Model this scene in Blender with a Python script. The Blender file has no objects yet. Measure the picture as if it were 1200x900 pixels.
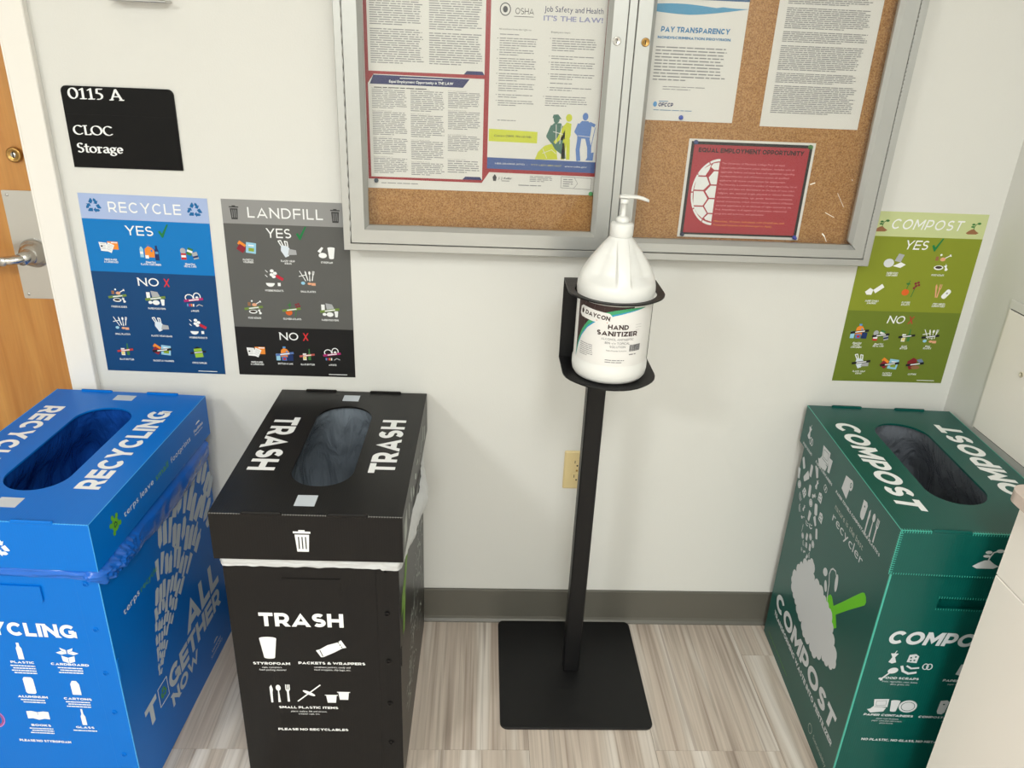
import bpy, math, random
from mathutils import Matrix, Vector, noise
PI = math.pi
sin, cos = math.sin, math.cos
SC = bpy.context.scene
COL = SC.collection

# ---------------------------------------------------------------- camera
CAMP = (-0.0086, -1.7943, 1.5591)
YAW, PITCH, ROLL, FPX = -0.0473, 0.4216, 0.0438, 914.38
cd = bpy.data.cameras.new('camera'); cam = bpy.data.objects.new('camera', cd); COL.objects.link(cam)
cam.matrix_world = (Matrix.Translation(CAMP) @ Matrix.Rotation(YAW, 4, 'Z')
                    @ Matrix.Rotation(PI/2 - PITCH, 4, 'X') @ Matrix.Rotation(ROLL, 4, 'Z'))
cd.sensor_width = 36; cd.lens = FPX/1200*36; cd.clip_start = .01
SC.camera = cam
# ---------------------------------------------------------------- world and room lights
w = bpy.data.worlds.new('world'); SC.world = w; w.use_nodes = True
w.node_tree.nodes['Background'].inputs[0].default_value = (.97, 1, .97, 1)
w.node_tree.nodes['Background'].inputs[1].default_value = .25
CEIL = 2.7
LAMPS = [(-2.0, -3.05, 41, .6, .6), (.35, -2.60, 28, .6, 1.2), (-.3, -4.6, 45, .6, 1.2)]
for i, (x, y, p, sx, sy) in enumerate(LAMPS):
    l = bpy.data.lights.new('ceiling_lamp', 'AREA'); l.shape = 'RECTANGLE'; l.size = sx*.95; l.size_y = sy*.95
    l.energy = p; l.color = (.975, 1, .98)
    o = bpy.data.objects.new('lamp_glow', l); COL.objects.link(o); o.location = (x, y, CEIL-.035)
SC.view_settings.view_transform = 'Standard'; SC.view_settings.look = 'None'
SC.view_settings.exposure = 0.48; SC.view_settings.gamma = 1; SC.view_settings.use_curve_mapping = False

# ---------------------------------------------------------------- materials
def lin(c):
    if isinstance(c, str): c = tuple(int(c[i:i+2], 16) for i in (0, 2, 4))
    return tuple((v/255/12.92 if v/255 <= .04045 else ((v/255+.055)/1.055)**2.4) for v in c) + (1,)
MC = {}
def M(name, c=None, rough=.5, metal=0, spec=.5, coat=0, bump=0, bscale=200, emit=0, trans=0):
    if name in MC: return MC[name]
    m = bpy.data.materials.new(name); m.use_nodes = True; MC[name] = m
    b = m.node_tree.nodes['Principled BSDF']
    b.inputs['Base Color'].default_value = lin(c); b.inputs['Roughness'].default_value = rough
    b.inputs['Metallic'].default_value = metal; b.inputs['Specular IOR Level'].default_value = spec
    b.inputs['Coat Weight'].default_value = coat
    if emit:
        b.inputs['Emission Color'].default_value = lin(c); b.inputs['Emission Strength'].default_value = emit
    if bump:
        N = m.node_tree.nodes; L = m.node_tree.links
        t = N.new('ShaderNodeTexNoise'); t.inputs['Scale'].default_value = bscale; t.inputs['Detail'].default_value = 3
        g = N.new('ShaderNodeTexCoord'); L.new(g.outputs['Object'], t.inputs['Vector'])
        bp = N.new('ShaderNodeBump'); bp.inputs['Strength'].default_value = bump; bp.inputs['Distance'].default_value = .002
        L.new(t.outputs['Fac'], bp.inputs['Height']); L.new(bp.outputs['Normal'], b.inputs['Normal'])
    return m
def nodes(m): return m.node_tree.nodes, m.node_tree.links, m.node_tree.nodes['Principled BSDF']
def ink(c): return M('ink_' + (c if isinstance(c, str) else '%02x%02x%02x' % c), c, .55, spec=.3)

wall_m = M('wall_paint', (219, 219, 214), .45, spec=.3, bump=.12, bscale=260)
trim_m = M('frame_paint', (236, 233, 226), .35, bump=.05, bscale=90)
ceil_m = M('ceiling_white', (236, 234, 228), .8)
base_m = M('baseboard_vinyl', (95, 93, 85), .42, bump=.05)
black_m = M('powder_black', (33, 33, 33), .42, spec=.5, bump=.25, bscale=900)
white_pl = M('white_plastic', (228, 229, 226), .32, spec=.5)
white_pl.node_tree.nodes['Principled BSDF'].inputs['Subsurface Weight'].default_value = .15
white_pl.node_tree.nodes['Principled BSDF'].inputs['Subsurface Radius'].default_value = (.01, .01, .01)
paper_m = M('paper_white', (226, 224, 220), .6, spec=.3)
cabm = M('cabinet_enamel', (250, 245, 238), .35, bump=.05, bscale=60)
almond = M('almond_plastic', (222, 203, 152), .35)
dark_m = M('dark_slot', (12, 12, 12), .6)
steel = M('satin_steel', (196, 195, 192), .3, metal=1, bump=.1, bscale=300)
chrome = M('polished_chrome', (205, 204, 200), .24, metal=1)
brass = M('aged_brass', (176, 140, 84), .3, metal=1)
light_m = M('diffuser', (255, 250, 240), .5, emit=2.2)
whitei = M('print_white', (238, 240, 240), .5, spec=.3)

def cork():
    m = M('cork', (176, 128, 76), .85, spec=.2); N, L, b = nodes(m)
    g = N.new('ShaderNodeTexCoord'); t = N.new('ShaderNodeTexNoise'); t.inputs['Scale'].default_value = 330; t.inputs['Detail'].default_value = 4
    t2 = N.new('ShaderNodeTexNoise'); t2.inputs['Scale'].default_value = 5
    L.new(g.outputs['Object'], t.inputs['Vector']); L.new(g.outputs['Object'], t2.inputs['Vector'])
    r = N.new('ShaderNodeValToRGB'); r.color_ramp.elements[0].position = .3; r.color_ramp.elements[0].color = lin((146, 98, 52))
    r.color_ramp.elements[1].position = .7; r.color_ramp.elements[1].color = lin((204, 158, 104))
    e = r.color_ramp.elements.new(.5); e.color = lin((184, 134, 80))
    mx = N.new('ShaderNodeMix'); mx.data_type = 'RGBA'; mx.blend_type = 'MULTIPLY'; mx.inputs[0].default_value = .25
    L.new(t.outputs['Fac'], r.inputs[0]); L.new(r.outputs[0], mx.inputs[6]); L.new(t2.outputs['Fac'], mx.inputs[7])
    L.new(mx.outputs[2], b.inputs['Base Color']); return m
cork_m = cork()
def alum(name, axis):
    m = M(name, (190, 192, 190), .36, metal=.7); N, L, b = nodes(m)
    g = N.new('ShaderNodeTexCoord'); mp = N.new('ShaderNodeMapping'); t = N.new('ShaderNodeTexNoise')
    s = [900, 900, 900]; s[axis] = 4; mp.inputs['Scale'].default_value = s
    L.new(g.outputs['Object'], mp.inputs[0]); L.new(mp.outputs[0], t.inputs['Vector']); t.inputs['Scale'].default_value = 1
    bp = N.new('ShaderNodeBump'); bp.inputs['Strength'].default_value = .12; bp.inputs['Distance'].default_value = .001
    L.new(t.outputs['Fac'], bp.inputs['Height']); L.new(bp.outputs['Normal'], b.inputs['Normal']); return m
alu_x, alu_z = alum('aluminium_horizontal', 0), alum('aluminium_vertical', 2)
def glass():
    m = bpy.data.materials.new('clear_pane'); m.use_nodes = True; N = m.node_tree.nodes; L = m.node_tree.links
    N.remove(N['Principled BSDF']); o = N['Material Output']
    tr = N.new('ShaderNodeBsdfTransparent'); tr.inputs[0].default_value = (.97, .975, .97, 1)
    gl = N.new('ShaderNodeBsdfGlossy'); gl.inputs['Roughness'].default_value = .03
    lw = N.new('ShaderNodeLayerWeight'); pw = N.new('ShaderNodeMath'); pw.operation = 'POWER'; pw.inputs[1].default_value = 5; L.new(lw.outputs['Facing'], pw.inputs[0])
    fr = N.new('ShaderNodeMath'); fr.operation = 'MULTIPLY_ADD'; fr.inputs[1].default_value = .9; fr.inputs[2].default_value = .035; L.new(pw.outputs[0], fr.inputs[0])
    mx = N.new('ShaderNodeMixShader'); L.new(fr.outputs[0], mx.inputs[0]); L.new(tr.outputs[0], mx.inputs[1]); L.new(gl.outputs[0], mx.inputs[2])
    L.new(mx.outputs[0], o.inputs[0]); return m
glass_m = glass()
def wood():
    m = M('maple_veneer', (190, 128, 62), .38, coat=.15); N, L, b = nodes(m)
    g = N.new('ShaderNodeTexCoord'); mp = N.new('ShaderNodeMapping'); mp.inputs['Scale'].default_value = (9, 9, 1.3)
    t = N.new('ShaderNodeTexNoise'); t.inputs['Scale'].default_value = 2.2; t.inputs['Detail'].default_value = 7; t.inputs['Distortion'].default_value = .6
    mp2 = N.new('ShaderNodeMapping'); mp2.inputs['Scale'].default_value = (120, 120, 3); t2 = N.new('ShaderNodeTexNoise'); t2.inputs['Scale'].default_value = 2
    for a, c in ((mp, t), (mp2, t2)): L.new(g.outputs['Object'], a.inputs[0]); L.new(a.outputs[0], c.inputs['Vector'])
    r = N.new('ShaderNodeValToRGB'); r.color_ramp.elements[0].position = .3; r.color_ramp.elements[0].color = lin((166, 106, 44))
    r.color_ramp.elements[1].position = .72; r.color_ramp.elements[1].color = lin((192, 138, 70))
    mx = N.new('ShaderNodeMix'); mx.data_type = 'RGBA'; mx.blend_type = 'OVERLAY'; mx.inputs[0].default_value = .12
    L.new(t.outputs['Fac'], r.inputs[0]); L.new(r.outputs[0], mx.inputs[6]); L.new(t2.outputs['Fac'], mx.inputs[7])
    L.new(mx.outputs[2], b.inputs['Base Color']); return m
wood_m = wood()
def vinyl():
    m = M('striped_vinyl', (180, 168, 155), .36, spec=.45); N, L, b = nodes(m)
    g = N.new('ShaderNodeNewGeometry'); oi = N.new('ShaderNodeObjectInfo')
    ml = N.new('ShaderNodeMath'); ml.operation = 'MULTIPLY'; ml.inputs[1].default_value = 57.0; L.new(oi.outputs['Random'], ml.inputs[0])
    cb = N.new('ShaderNodeCombineXYZ'); L.new(ml.outputs[0], cb.inputs[1]); L.new(ml.outputs[0], cb.inputs[2])
    def layer(sx, sy, det):
        mp = N.new('ShaderNodeMapping'); mp.inputs['Scale'].default_value = (sx, sy, 1)
        ad = N.new('ShaderNodeVectorMath'); ad.operation = 'ADD'; t = N.new('ShaderNodeTexNoise'); t.inputs['Scale'].default_value = 1; t.inputs['Detail'].default_value = det
        L.new(g.outputs['Position'], mp.inputs[0]); L.new(mp.outputs[0], ad.inputs[0]); L.new(cb.outputs[0], ad.inputs[1]); L.new(ad.outputs[0], t.inputs['Vector']); return t
    a = layer(26, .9, 2); c = layer(150, 2.5, 3); d = layer(70, 1.2, 1)
    r = N.new('ShaderNodeValToRGB'); E = r.color_ramp.elements
    E[0].position = .28; E[0].color = lin((158, 144, 132)); E[1].position = .72; E[1].color = lin((224, 216, 207))
    for p, cc in ((.40, (190, 176, 163)), (.47, (202, 189, 176)), (.53, (186, 173, 160)), (.58, (204, 194, 183))):
        e = E.new(p); e.color = lin(cc)
    L.new(a.outputs['Fac'], r.inputs[0])
    r2 = N.new('ShaderNodeValToRGB'); r2.color_ramp.elements[0].position = .3; r2.color_ramp.elements[0].color = (.62, .6, .58, 1)
    r2.color_ramp.elements[1].position = .5; r2.color_ramp.elements[1].color = (1, 1, 1, 1); L.new(c.outputs['Fac'], r2.inputs[0])
    r3 = N.new('ShaderNodeValToRGB'); r3.color_ramp.elements[0].position = .31; r3.color_ramp.elements[0].color = (.66, .62, .6, 1)
    r3.color_ramp.elements[1].position = .37; r3.color_ramp.elements[1].color = (1, 1, 1, 1); L.new(d.outputs['Fac'], r3.inputs[0])
    x1 = N.new('ShaderNodeMix'); x1.data_type = 'RGBA'; x1.blend_type = 'MULTIPLY'; x1.inputs[0].default_value = .6
    x2 = N.new('ShaderNodeMix'); x2.data_type = 'RGBA'; x2.blend_type = 'MULTIPLY'; x2.inputs[0].default_value = .8
    L.new(r.outputs[0], x1.inputs[6]); L.new(r2.outputs[0], x1.inputs[7]); L.new(x1.outputs[2], x2.inputs[6]); L.new(r3.outputs[0], x2.inputs[7])
    L.new(x2.outputs[2], b.inputs['Base Color']); return m
vinyl_m = vinyl()
def fluted(name, c, rough=.33, spec=.5):
    m = M(name, c, rough, spec=spec); N, L, b = nodes(m)
    g = N.new('ShaderNodeTexCoord'); s = N.new('ShaderNodeSeparateXYZ'); L.new(g.outputs['Object'], s.inputs[0])
    n = N.new('ShaderNodeSeparateXYZ'); L.new(g.outputs['Normal'], n.inputs[0])
    ab = N.new('ShaderNodeMath'); ab.operation = 'ABSOLUTE'; L.new(n.outputs[0], ab.inputs[0])
    gt = N.new('ShaderNodeMath'); gt.operation = 'GREATER_THAN'; gt.inputs[1].default_value = .7; L.new(ab.outputs[0], gt.inputs[0])
    mx = N.new('ShaderNodeMix'); L.new(gt.outputs[0], mx.inputs[0]); L.new(s.outputs[0], mx.inputs[2]); L.new(s.outputs[2], mx.inputs[3])
    mu = N.new('ShaderNodeMath'); mu.operation = 'MULTIPLY'; mu.inputs[1].default_value = 2*PI/.005; L.new(mx.outputs[0], mu.inputs[0])
    sn = N.new('ShaderNodeMath'); sn.operation = 'SINE'; L.new(mu.outputs[0], sn.inputs[0])
    bp = N.new('ShaderNodeBump'); bp.inputs['Strength'].default_value = .06; bp.inputs['Distance'].default_value = .0006
    L.new(sn.outputs[0], bp.inputs['Height']); L.new(bp.outputs['Normal'], b.inputs['Normal']); return m
def crinkle(m, k=.55):
    N, L, b = nodes(m); g = N.new('ShaderNodeTexCoord'); mp = N.new('ShaderNodeMapping'); mp.inputs['Scale'].default_value = (26, 26, 5); mp.inputs['Rotation'].default_value = (.25, .3, 0)
    t = N.new('ShaderNodeTexNoise'); t.inputs['Scale'].default_value = 1.6; t.inputs['Detail'].default_value = 5; t.inputs['Distortion'].default_value = 1.2
    L.new(g.outputs['Object'], mp.inputs[0]); L.new(mp.outputs[0], t.inputs['Vector']); bp = N.new('ShaderNodeBump'); bp.inputs['Strength'].default_value = k; bp.inputs['Distance'].default_value = .02
    L.new(t.outputs['Fac'], bp.inputs['Height']); L.new(bp.outputs['Normal'], b.inputs['Normal']); return m
def film(name, c, alpha, rough=.22):
    m = M(name, c, rough, spec=.6); m.node_tree.nodes['Principled BSDF'].inputs['Alpha'].default_value = alpha; return m

# ---------------------------------------------------------------- mesh helpers
class G:
    def __init__(s): s.v = []; s.f = []; s.mi = []; s.ms = []; s.sm = []
    def m(s, mat):
        if mat not in s.ms: s.ms.append(mat)
        return s.ms.index(mat)
    def face(s, pts, mat, smooth=False):
        n = len(s.v); s.v += [tuple(p) for p in pts]; s.f.append(tuple(range(n, n+len(pts)))); s.mi.append(s.m(mat)); s.sm.append(smooth)
    def grid(s, rows, mat, closed=False, smooth=True, capa=False, capb=False):
        n = len(s.v); R = len(rows); K = len(rows[0]); k = s.m(mat)
        for r in rows: s.v += [tuple(p) for p in r]
        for i in range(R-1):
            for j in range(K if closed else K-1):
                j2 = (j+1) % K
                s.f.append((n+i*K+j, n+i*K+j2, n+(i+1)*K+j2, n+(i+1)*K+j)); s.mi.append(k); s.sm.append(smooth)
        if capa: s.f.append(tuple(range(n+K-1, n-1, -1))); s.mi.append(k); s.sm.append(False)
        if capb: s.f.append(tuple(range(n+(R-1)*K, n+R*K))); s.mi.append(k); s.sm.append(False)
    def box(s, x0, x1, y0, y1, z0, z1, mat, b=0):
        if b:   # chamfered box
            X = [(x0, y0, z0), (x1, y1, z1)]
            def ring(z, d): return [(x0+d+b, y0+d, z), (x1-d-b, y0+d, z), (x1-d, y0+d+b, z), (x1-d, y1-d-b, z), (x1-d-b, y1-d, z), (x0+d+b, y1-d, z), (x0+d, y1-d-b, z), (x0+d, y0+d+b, z)]
            s.grid([ring(z0, b), ring(z0+b, 0), ring(z1-b, 0), ring(z1, b)], mat, True, False, True, True); return
        p = [(x0, y0, z0), (x1, y0, z0), (x1, y1, z0), (x0, y1, z0), (x0, y0, z1), (x1, y0, z1), (x1, y1, z1), (x0, y1, z1)]
        n = len(s.v); s.v += p; k = s.m(mat)
        for f in ((0, 3, 2, 1), (4, 5, 6, 7), (0, 1, 5, 4), (1, 2, 6, 5), (2, 3, 7, 6), (3, 0, 4, 7)):
            s.f.append(tuple(n+i for i in f)); s.mi.append(k); s.sm.append(False)
    def prism(s, pts, axis, a, b, mat, smooth=False):   # polygon in the two other axes extruded along axis
        def P(q, t):
            return (t, q[0], q[1]) if axis == 0 else (q[0], t, q[1]) if axis == 1 else (q[0], q[1], t)
        s.grid([[P(q, a) for q in pts], [P(q, b) for q in pts]], mat, True, smooth, True, True)
    def lathe(s, prof, c, mat, n=40, axis=2, smooth=True, dfm=None):
        rows = []
        for r, z in prof:
            row = []
            for i in range(n):
                t = 2*PI*i/n; rr = r*(dfm(t, z) if dfm else 1)
                p = (rr*cos(t), rr*sin(t), z)
                if axis == 1: p = (p[0], p[2], p[1])
                if axis == 0: p = (p[2], p[0], p[1])
                row.append((c[0]+p[0], c[1]+p[1], c[2]+p[2]))
            rows.append(row)
        s.grid(rows, mat, True, smooth, prof[0][0] > 0, prof[-1][0] > 0)
    def tube(s, path, rad, mat, n=12, sq=None):
        path = [Vector(p) for p in path]; rows = []
        if not isinstance(rad, (list, tuple)): rad = [rad]*len(path)
        for i, p in enumerate(path):
            d = (path[min(i+1, len(path)-1)]-path[max(i-1, 0)]).normalized()
            u = d.cross(Vector((0, 0, 1)) if abs(d.z) < .95 else Vector((0, 1, 0))).normalized(); v = u.cross(d)
            rows.append([p+(u*cos(2*PI*k/n)+v*sin(2*PI*k/n)*(sq or 1))*rad[i] for k in range(n)])
        s.grid(rows, mat, True, True, True, True)
    def obj(s, name, parent=None, loc=None):
        me = bpy.data.meshes.new(name); me.from_pydata(s.v, [], s.f)
        for m in s.ms: me.materials.append(m)
        me.polygons.foreach_set('material_index', s.mi); me.polygons.foreach_set('use_smooth', s.sm); me.update()
        o = bpy.data.objects.new(name, me); COL.objects.link(o)
        if parent: o.parent = parent
        if loc: o.location = loc
        return o
def tag(o, label, cat, group=None):
    o['label'] = label; o['category'] = cat
    if group: o['group'] = group
    return o
def thing(name, label, cat, loc=(0, 0, 0), rz=0, group=None):
    o = bpy.data.objects.new(name, None); COL.objects.link(o); o.location = loc; o.rotation_euler = (0, 0, rz); o.empty_display_size = .05
    return tag(o, label, cat, group)
def struct(o): o['kind'] = 'structure'; return o
def rr(hx, hy, r, n=8, cx=0, cy=0):
    p = []
    for qx, qy, a in ((1, 1, 0), (-1, 1, 90), (-1, -1, 180), (1, -1, 270)):
        for i in range(n+1):
            t = math.radians(a+90*i/n); p.append((cx+qx*(hx-r)+r*cos(t), cy+qy*(hy-r)+r*sin(t)))
    return p

# ---------------------------------------------------------------- flat print: glyphs of the built-in font laid on a surface
CH = "ABCDEFGHIJKLMNOPQRSTUVWXYZabcdefghijklmnopqrstuvwxyz0123456789&',.!-()%/?:;@"
GL = {}
def build_glyphs():
    tmp = []
    for bold in (0, 1):
        for ch in CH:
            c = bpy.data.curves.new('g', 'FONT'); c.body = ch; c.resolution_u = 3; c.offset = 0
            o = bpy.data.objects.new('g', c); COL.objects.link(o); tmp.append((bold, ch, o, c))
    bpy.context.view_layer.update(); dg = bpy.context.evaluated_depsgraph_get()
    cap = {}
    for bold, ch, o, c in tmp:
        e = o.evaluated_get(dg); me = e.to_mesh()
        v = [(p.co.x, p.co.y) for p in me.vertices]; f = [tuple(p.vertices) for p in me.polygons]
        e.to_mesh_clear(); GL[(ch, bold)] = (v, f)
        if ch == 'H': cap[bold] = max(p[1] for p in v)
    for k, (v, f) in list(GL.items()):
        s = 1/cap[k[1]]; v = [(x*s, y*s) for x, y in v]; x0 = min(p[0] for p in v) if v else 0; x1 = max(p[0] for p in v) if v else .3
        GL[k] = ([(x-x0, y) for x, y in v], f, x1-x0)
    for b, ch, o, c in tmp: bpy.data.objects.remove(o); bpy.data.curves.remove(c)
build_glyphs()

# geometric capitals drawn as even-width ribbons (h = half stroke width, cap height 1)
def _arc(cx, cy, rx, ry, a0, a1, n=12): return [(cx+rx*cos(math.radians(a0+(a1-a0)*i/n)), cy+ry*sin(math.radians(a0+(a1-a0)*i/n))) for i in range(n+1)]
def geo(c, h):
    L, T, m = h, 1-h, .5
    def bowl(y0, y1, W, xs=0): r = (y1-y0)/2; return [(L, y1), (W-h-r, y1)]+_arc(W-h-r, y0+r, r, r, 90, -90, 12)[1:-1]+[(W-h-r, y0), (L, y0)]
    if c == 'A': return 1.06, [([(h*.9, 0), (.53, 1-h*.5), (1.06-h*.9, 0)], 0, 'v', 'v'), ([(.26, .27), (.80, .27)], 0, 'n', 'n')]
    if c == 'B': return .84, [([(L, 0), (L, 1)], 0, 'v', 'v'), (bowl(.48, T, .78), 0, 'n', 'n'), (bowl(L, .50, .84), 0, 'n', 'n')]
    if c == 'C': return .96, [(_arc(.50, .5, .50-h, .5-h, 42, 318, 26), 0, 'n', 'n')]
    if c == 'D': return .95, [([(L, 0), (L, 1)], 0, 'v', 'v'), ([(L, T), (.42, T)]+_arc(.42, .5, .53-h, .5-h, 90, -90, 16)[1:-1]+[(.42, L), (L, L)], 0, 'n', 'n')]
    if c == 'E': return .76, [([(L, 0), (L, 1)], 0, 'v', 'v')]+[([(L, y), (.76, y)], 0, 'n', 'n') for y in (L, .5, T)]
    if c == 'F': return .74, [([(L, 0), (L, 1)], 0, 'v', 'v')]+[([(L, y), (.74, y)], 0, 'n', 'n') for y in (.47, T)]
    if c == 'G': return 1.0, [(_arc(.52, .5, .52-h, .5-h, 44, 322, 26)+[(1-h, .20), (1-h, .50)], 0, 'n', 'n'), ([(1-h, .46), (.54, .46)], 0, 'n', 'n')]
    if c == 'H': return .92, [([(L, 0), (L, 1)], 0, 'v', 'v'), ([(.92-h, 0), (.92-h, 1)], 0, 'v', 'v'), ([(L, .5), (.92-h, .5)], 0, 'n', 'n')]
    if c == 'I': return 2*h, [([(L, 0), (L, 1)], 0, 'v', 'v')]
    if c == 'J': return .68, [([(.68-h, 1), (.68-h, .34)]+_arc(.34, .34, .34-h, .34-h, 0, -150, 10)[1:], 0, 'v', 'n')]
    if c == 'K': return .92, [([(L, 0), (L, 1)], 0, 'v', 'v'), ([(L, .30), (.86-h, 1)], 0, 'n', 'v'), ([(.36, .56), (.92-h, 0)], 0, 'n', 'v')]
    if c == 'L': return .70, [([(L, 0), (L, 1)], 0, 'v', 'v'), ([(L, L), (.70, L)], 0, 'n', 'n')]
    if c == 'M': return 1.06, [([(L, 0), (L, 1)], 0, 'v', 'v'), ([(1.06-h, 0), (1.06-h, 1)], 0, 'v', 'v'), ([(h, 1-h*.2), (.53, .34), (1.06-h, 1-h*.2)], 0, 'v', 'v')]
    if c == 'N': return .94, [([(L, 0), (L, 1)], 0, 'v', 'v'), ([(.94-h, 0), (.94-h, 1)], 0, 'v', 'v'), ([(h, 1-h), (.94-h, h)], 0, 'v', 'v')]
    if c == 'O': return 1.06, [(_arc(.53, .5, .53-h, .5-h, 0, 360, 30)[:-1], 1, 'n', 'n')]
    if c == 'P': return .80, [([(L, 0), (L, 1)], 0, 'v', 'v'), (bowl(.34, T, .80), 0, 'n', 'n')]
    if c == 'Q': return 1.06, [(_arc(.53, .5, .53-h, .5-h, 0, 360, 30)[:-1], 1, 'n', 'n'), ([(.62, .34), (1.0, 0)], 0, 'n', 'v')]
    if c == 'R': return .86, [([(L, 0), (L, 1)], 0, 'v', 'v'), (bowl(.36, T, .82), 0, 'n', 'n'), ([(.44, .38), (.86-h*1.05, 0)], 0, 'n', 'v')]
    if c == 'S': return .78, [(_arc(.38, .5+(.5-h)/2+.0, .36-h+.0, (.5-h)/2, 36, 270, 14)+_arc(.40, h+(.5-h)/2, .38-h, (.5-h)/2, 90, -142, 14)[1:], 0, 'n', 'n')]
    if c == 'T': return .80, [([(.40, 0), (.40, 1-h)], 0, 'v', 'n'), ([(0, T), (.80, T)], 0, 'n', 'n')]
    if c == 'U': return .90, [([(L, 1), (L, .42)]+_arc(.45, .42, .45-h, .42-h, 180, 360, 14)[1:-1]+[(.90-h, .42), (.90-h, 1)], 0, 'v', 'v')]
    if c == 'V': return 1.02, [([(h*.9, 1), (.51, h*.5), (1.02-h*.9, 1)], 0, 'v', 'v')]
    if c == 'W': return 1.46, [([(h*.9, 1), (.40, h*.5), (.73, 1-h*.6), (1.06, h*.5), (1.46-h*.9, 1)], 0, 'v', 'v')]
    if c == 'X': return .94, [([(h, 0), (.94-h, 1)], 0, 'v', 'v'), ([(h, 1), (.94-h, 0)], 0, 'v', 'v')]
    if c == 'Y': return .96, [([(h*.9, 1), (.48, .42), (.96-h*.9, 1)], 0, 'v', 'v'), ([(.48, 0), (.48, .46)], 0, 'v', 'n')]
    if c == 'Z': return .82, [([(0, T), (.82-h*1.2, T), (h*1.2, L), (.82, L)], 0, 'n', 'n')]
    if c == '-': return .44, [([(0, .45), (.44, .45)], 0, 'n', 'n')]
    if c == ',': return .2, [([(.12, .2), (.06, -.14)], 0, 'n', 'n')]
    if c == '&': return .92, [([(.90, .02), (.30, .62)]+_arc(.42, .76, .17, .24-h, 205, -30, 9)+[(.24, .46)]+_arc(.36, .27, .36-h, .27-h, 130, 300, 9)+[(.74, .30), (.86, .50)], 0, 'n', 'n')]
def ribbon(pts, closed, t0, t1, h):
    n = len(pts); A, B = [], []
    for i in range(n):
        p = pts[i]; a = pts[i-1] if (i or closed) else None; b = pts[(i+1) % n] if (i < n-1 or closed) else None
        d1 = (p[0]-a[0], p[1]-a[1]) if a else None; d2 = (b[0]-p[0], b[1]-p[1]) if b else None
        u = lambda d: (d[0]/math.hypot(*d), d[1]/math.hypot(*d))
        d1 = u(d1) if d1 else u(d2); d2 = u(d2) if d2 else d1
        nx, ny = -(d1[1]+d2[1]), d1[0]+d2[0]; l = math.hypot(nx, ny) or 1; nx /= l; ny /= l
        k = h/max(.30, nx*-d1[1]+ny*d1[0]); pa, pb = (p[0]+nx*k, p[1]+ny*k), (p[0]-nx*k, p[1]-ny*k)
        if (not closed) and ((i == 0 and t0 == 'v') or (i == n-1 and t1 == 'v')) and abs(d1[1]) > .2:
            Y = 0 if p[1] < .5 else 1; pa = (pa[0]+(Y-pa[1])*d1[0]/d1[1], Y); pb = (pb[0]+(Y-pb[1])*d1[0]/d1[1], Y)
        cl = lambda q: (q[0], min(1.0, max(-.16 if p[1] < .0 or pts[-1][1] < 0 else 0, q[1])))
        A.append(cl(pa)); B.append(cl(pb))
    q = [(A[i], A[(i+1) % n], B[(i+1) % n], B[i]) for i in range(n if closed else n-1)]
    return q

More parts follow.
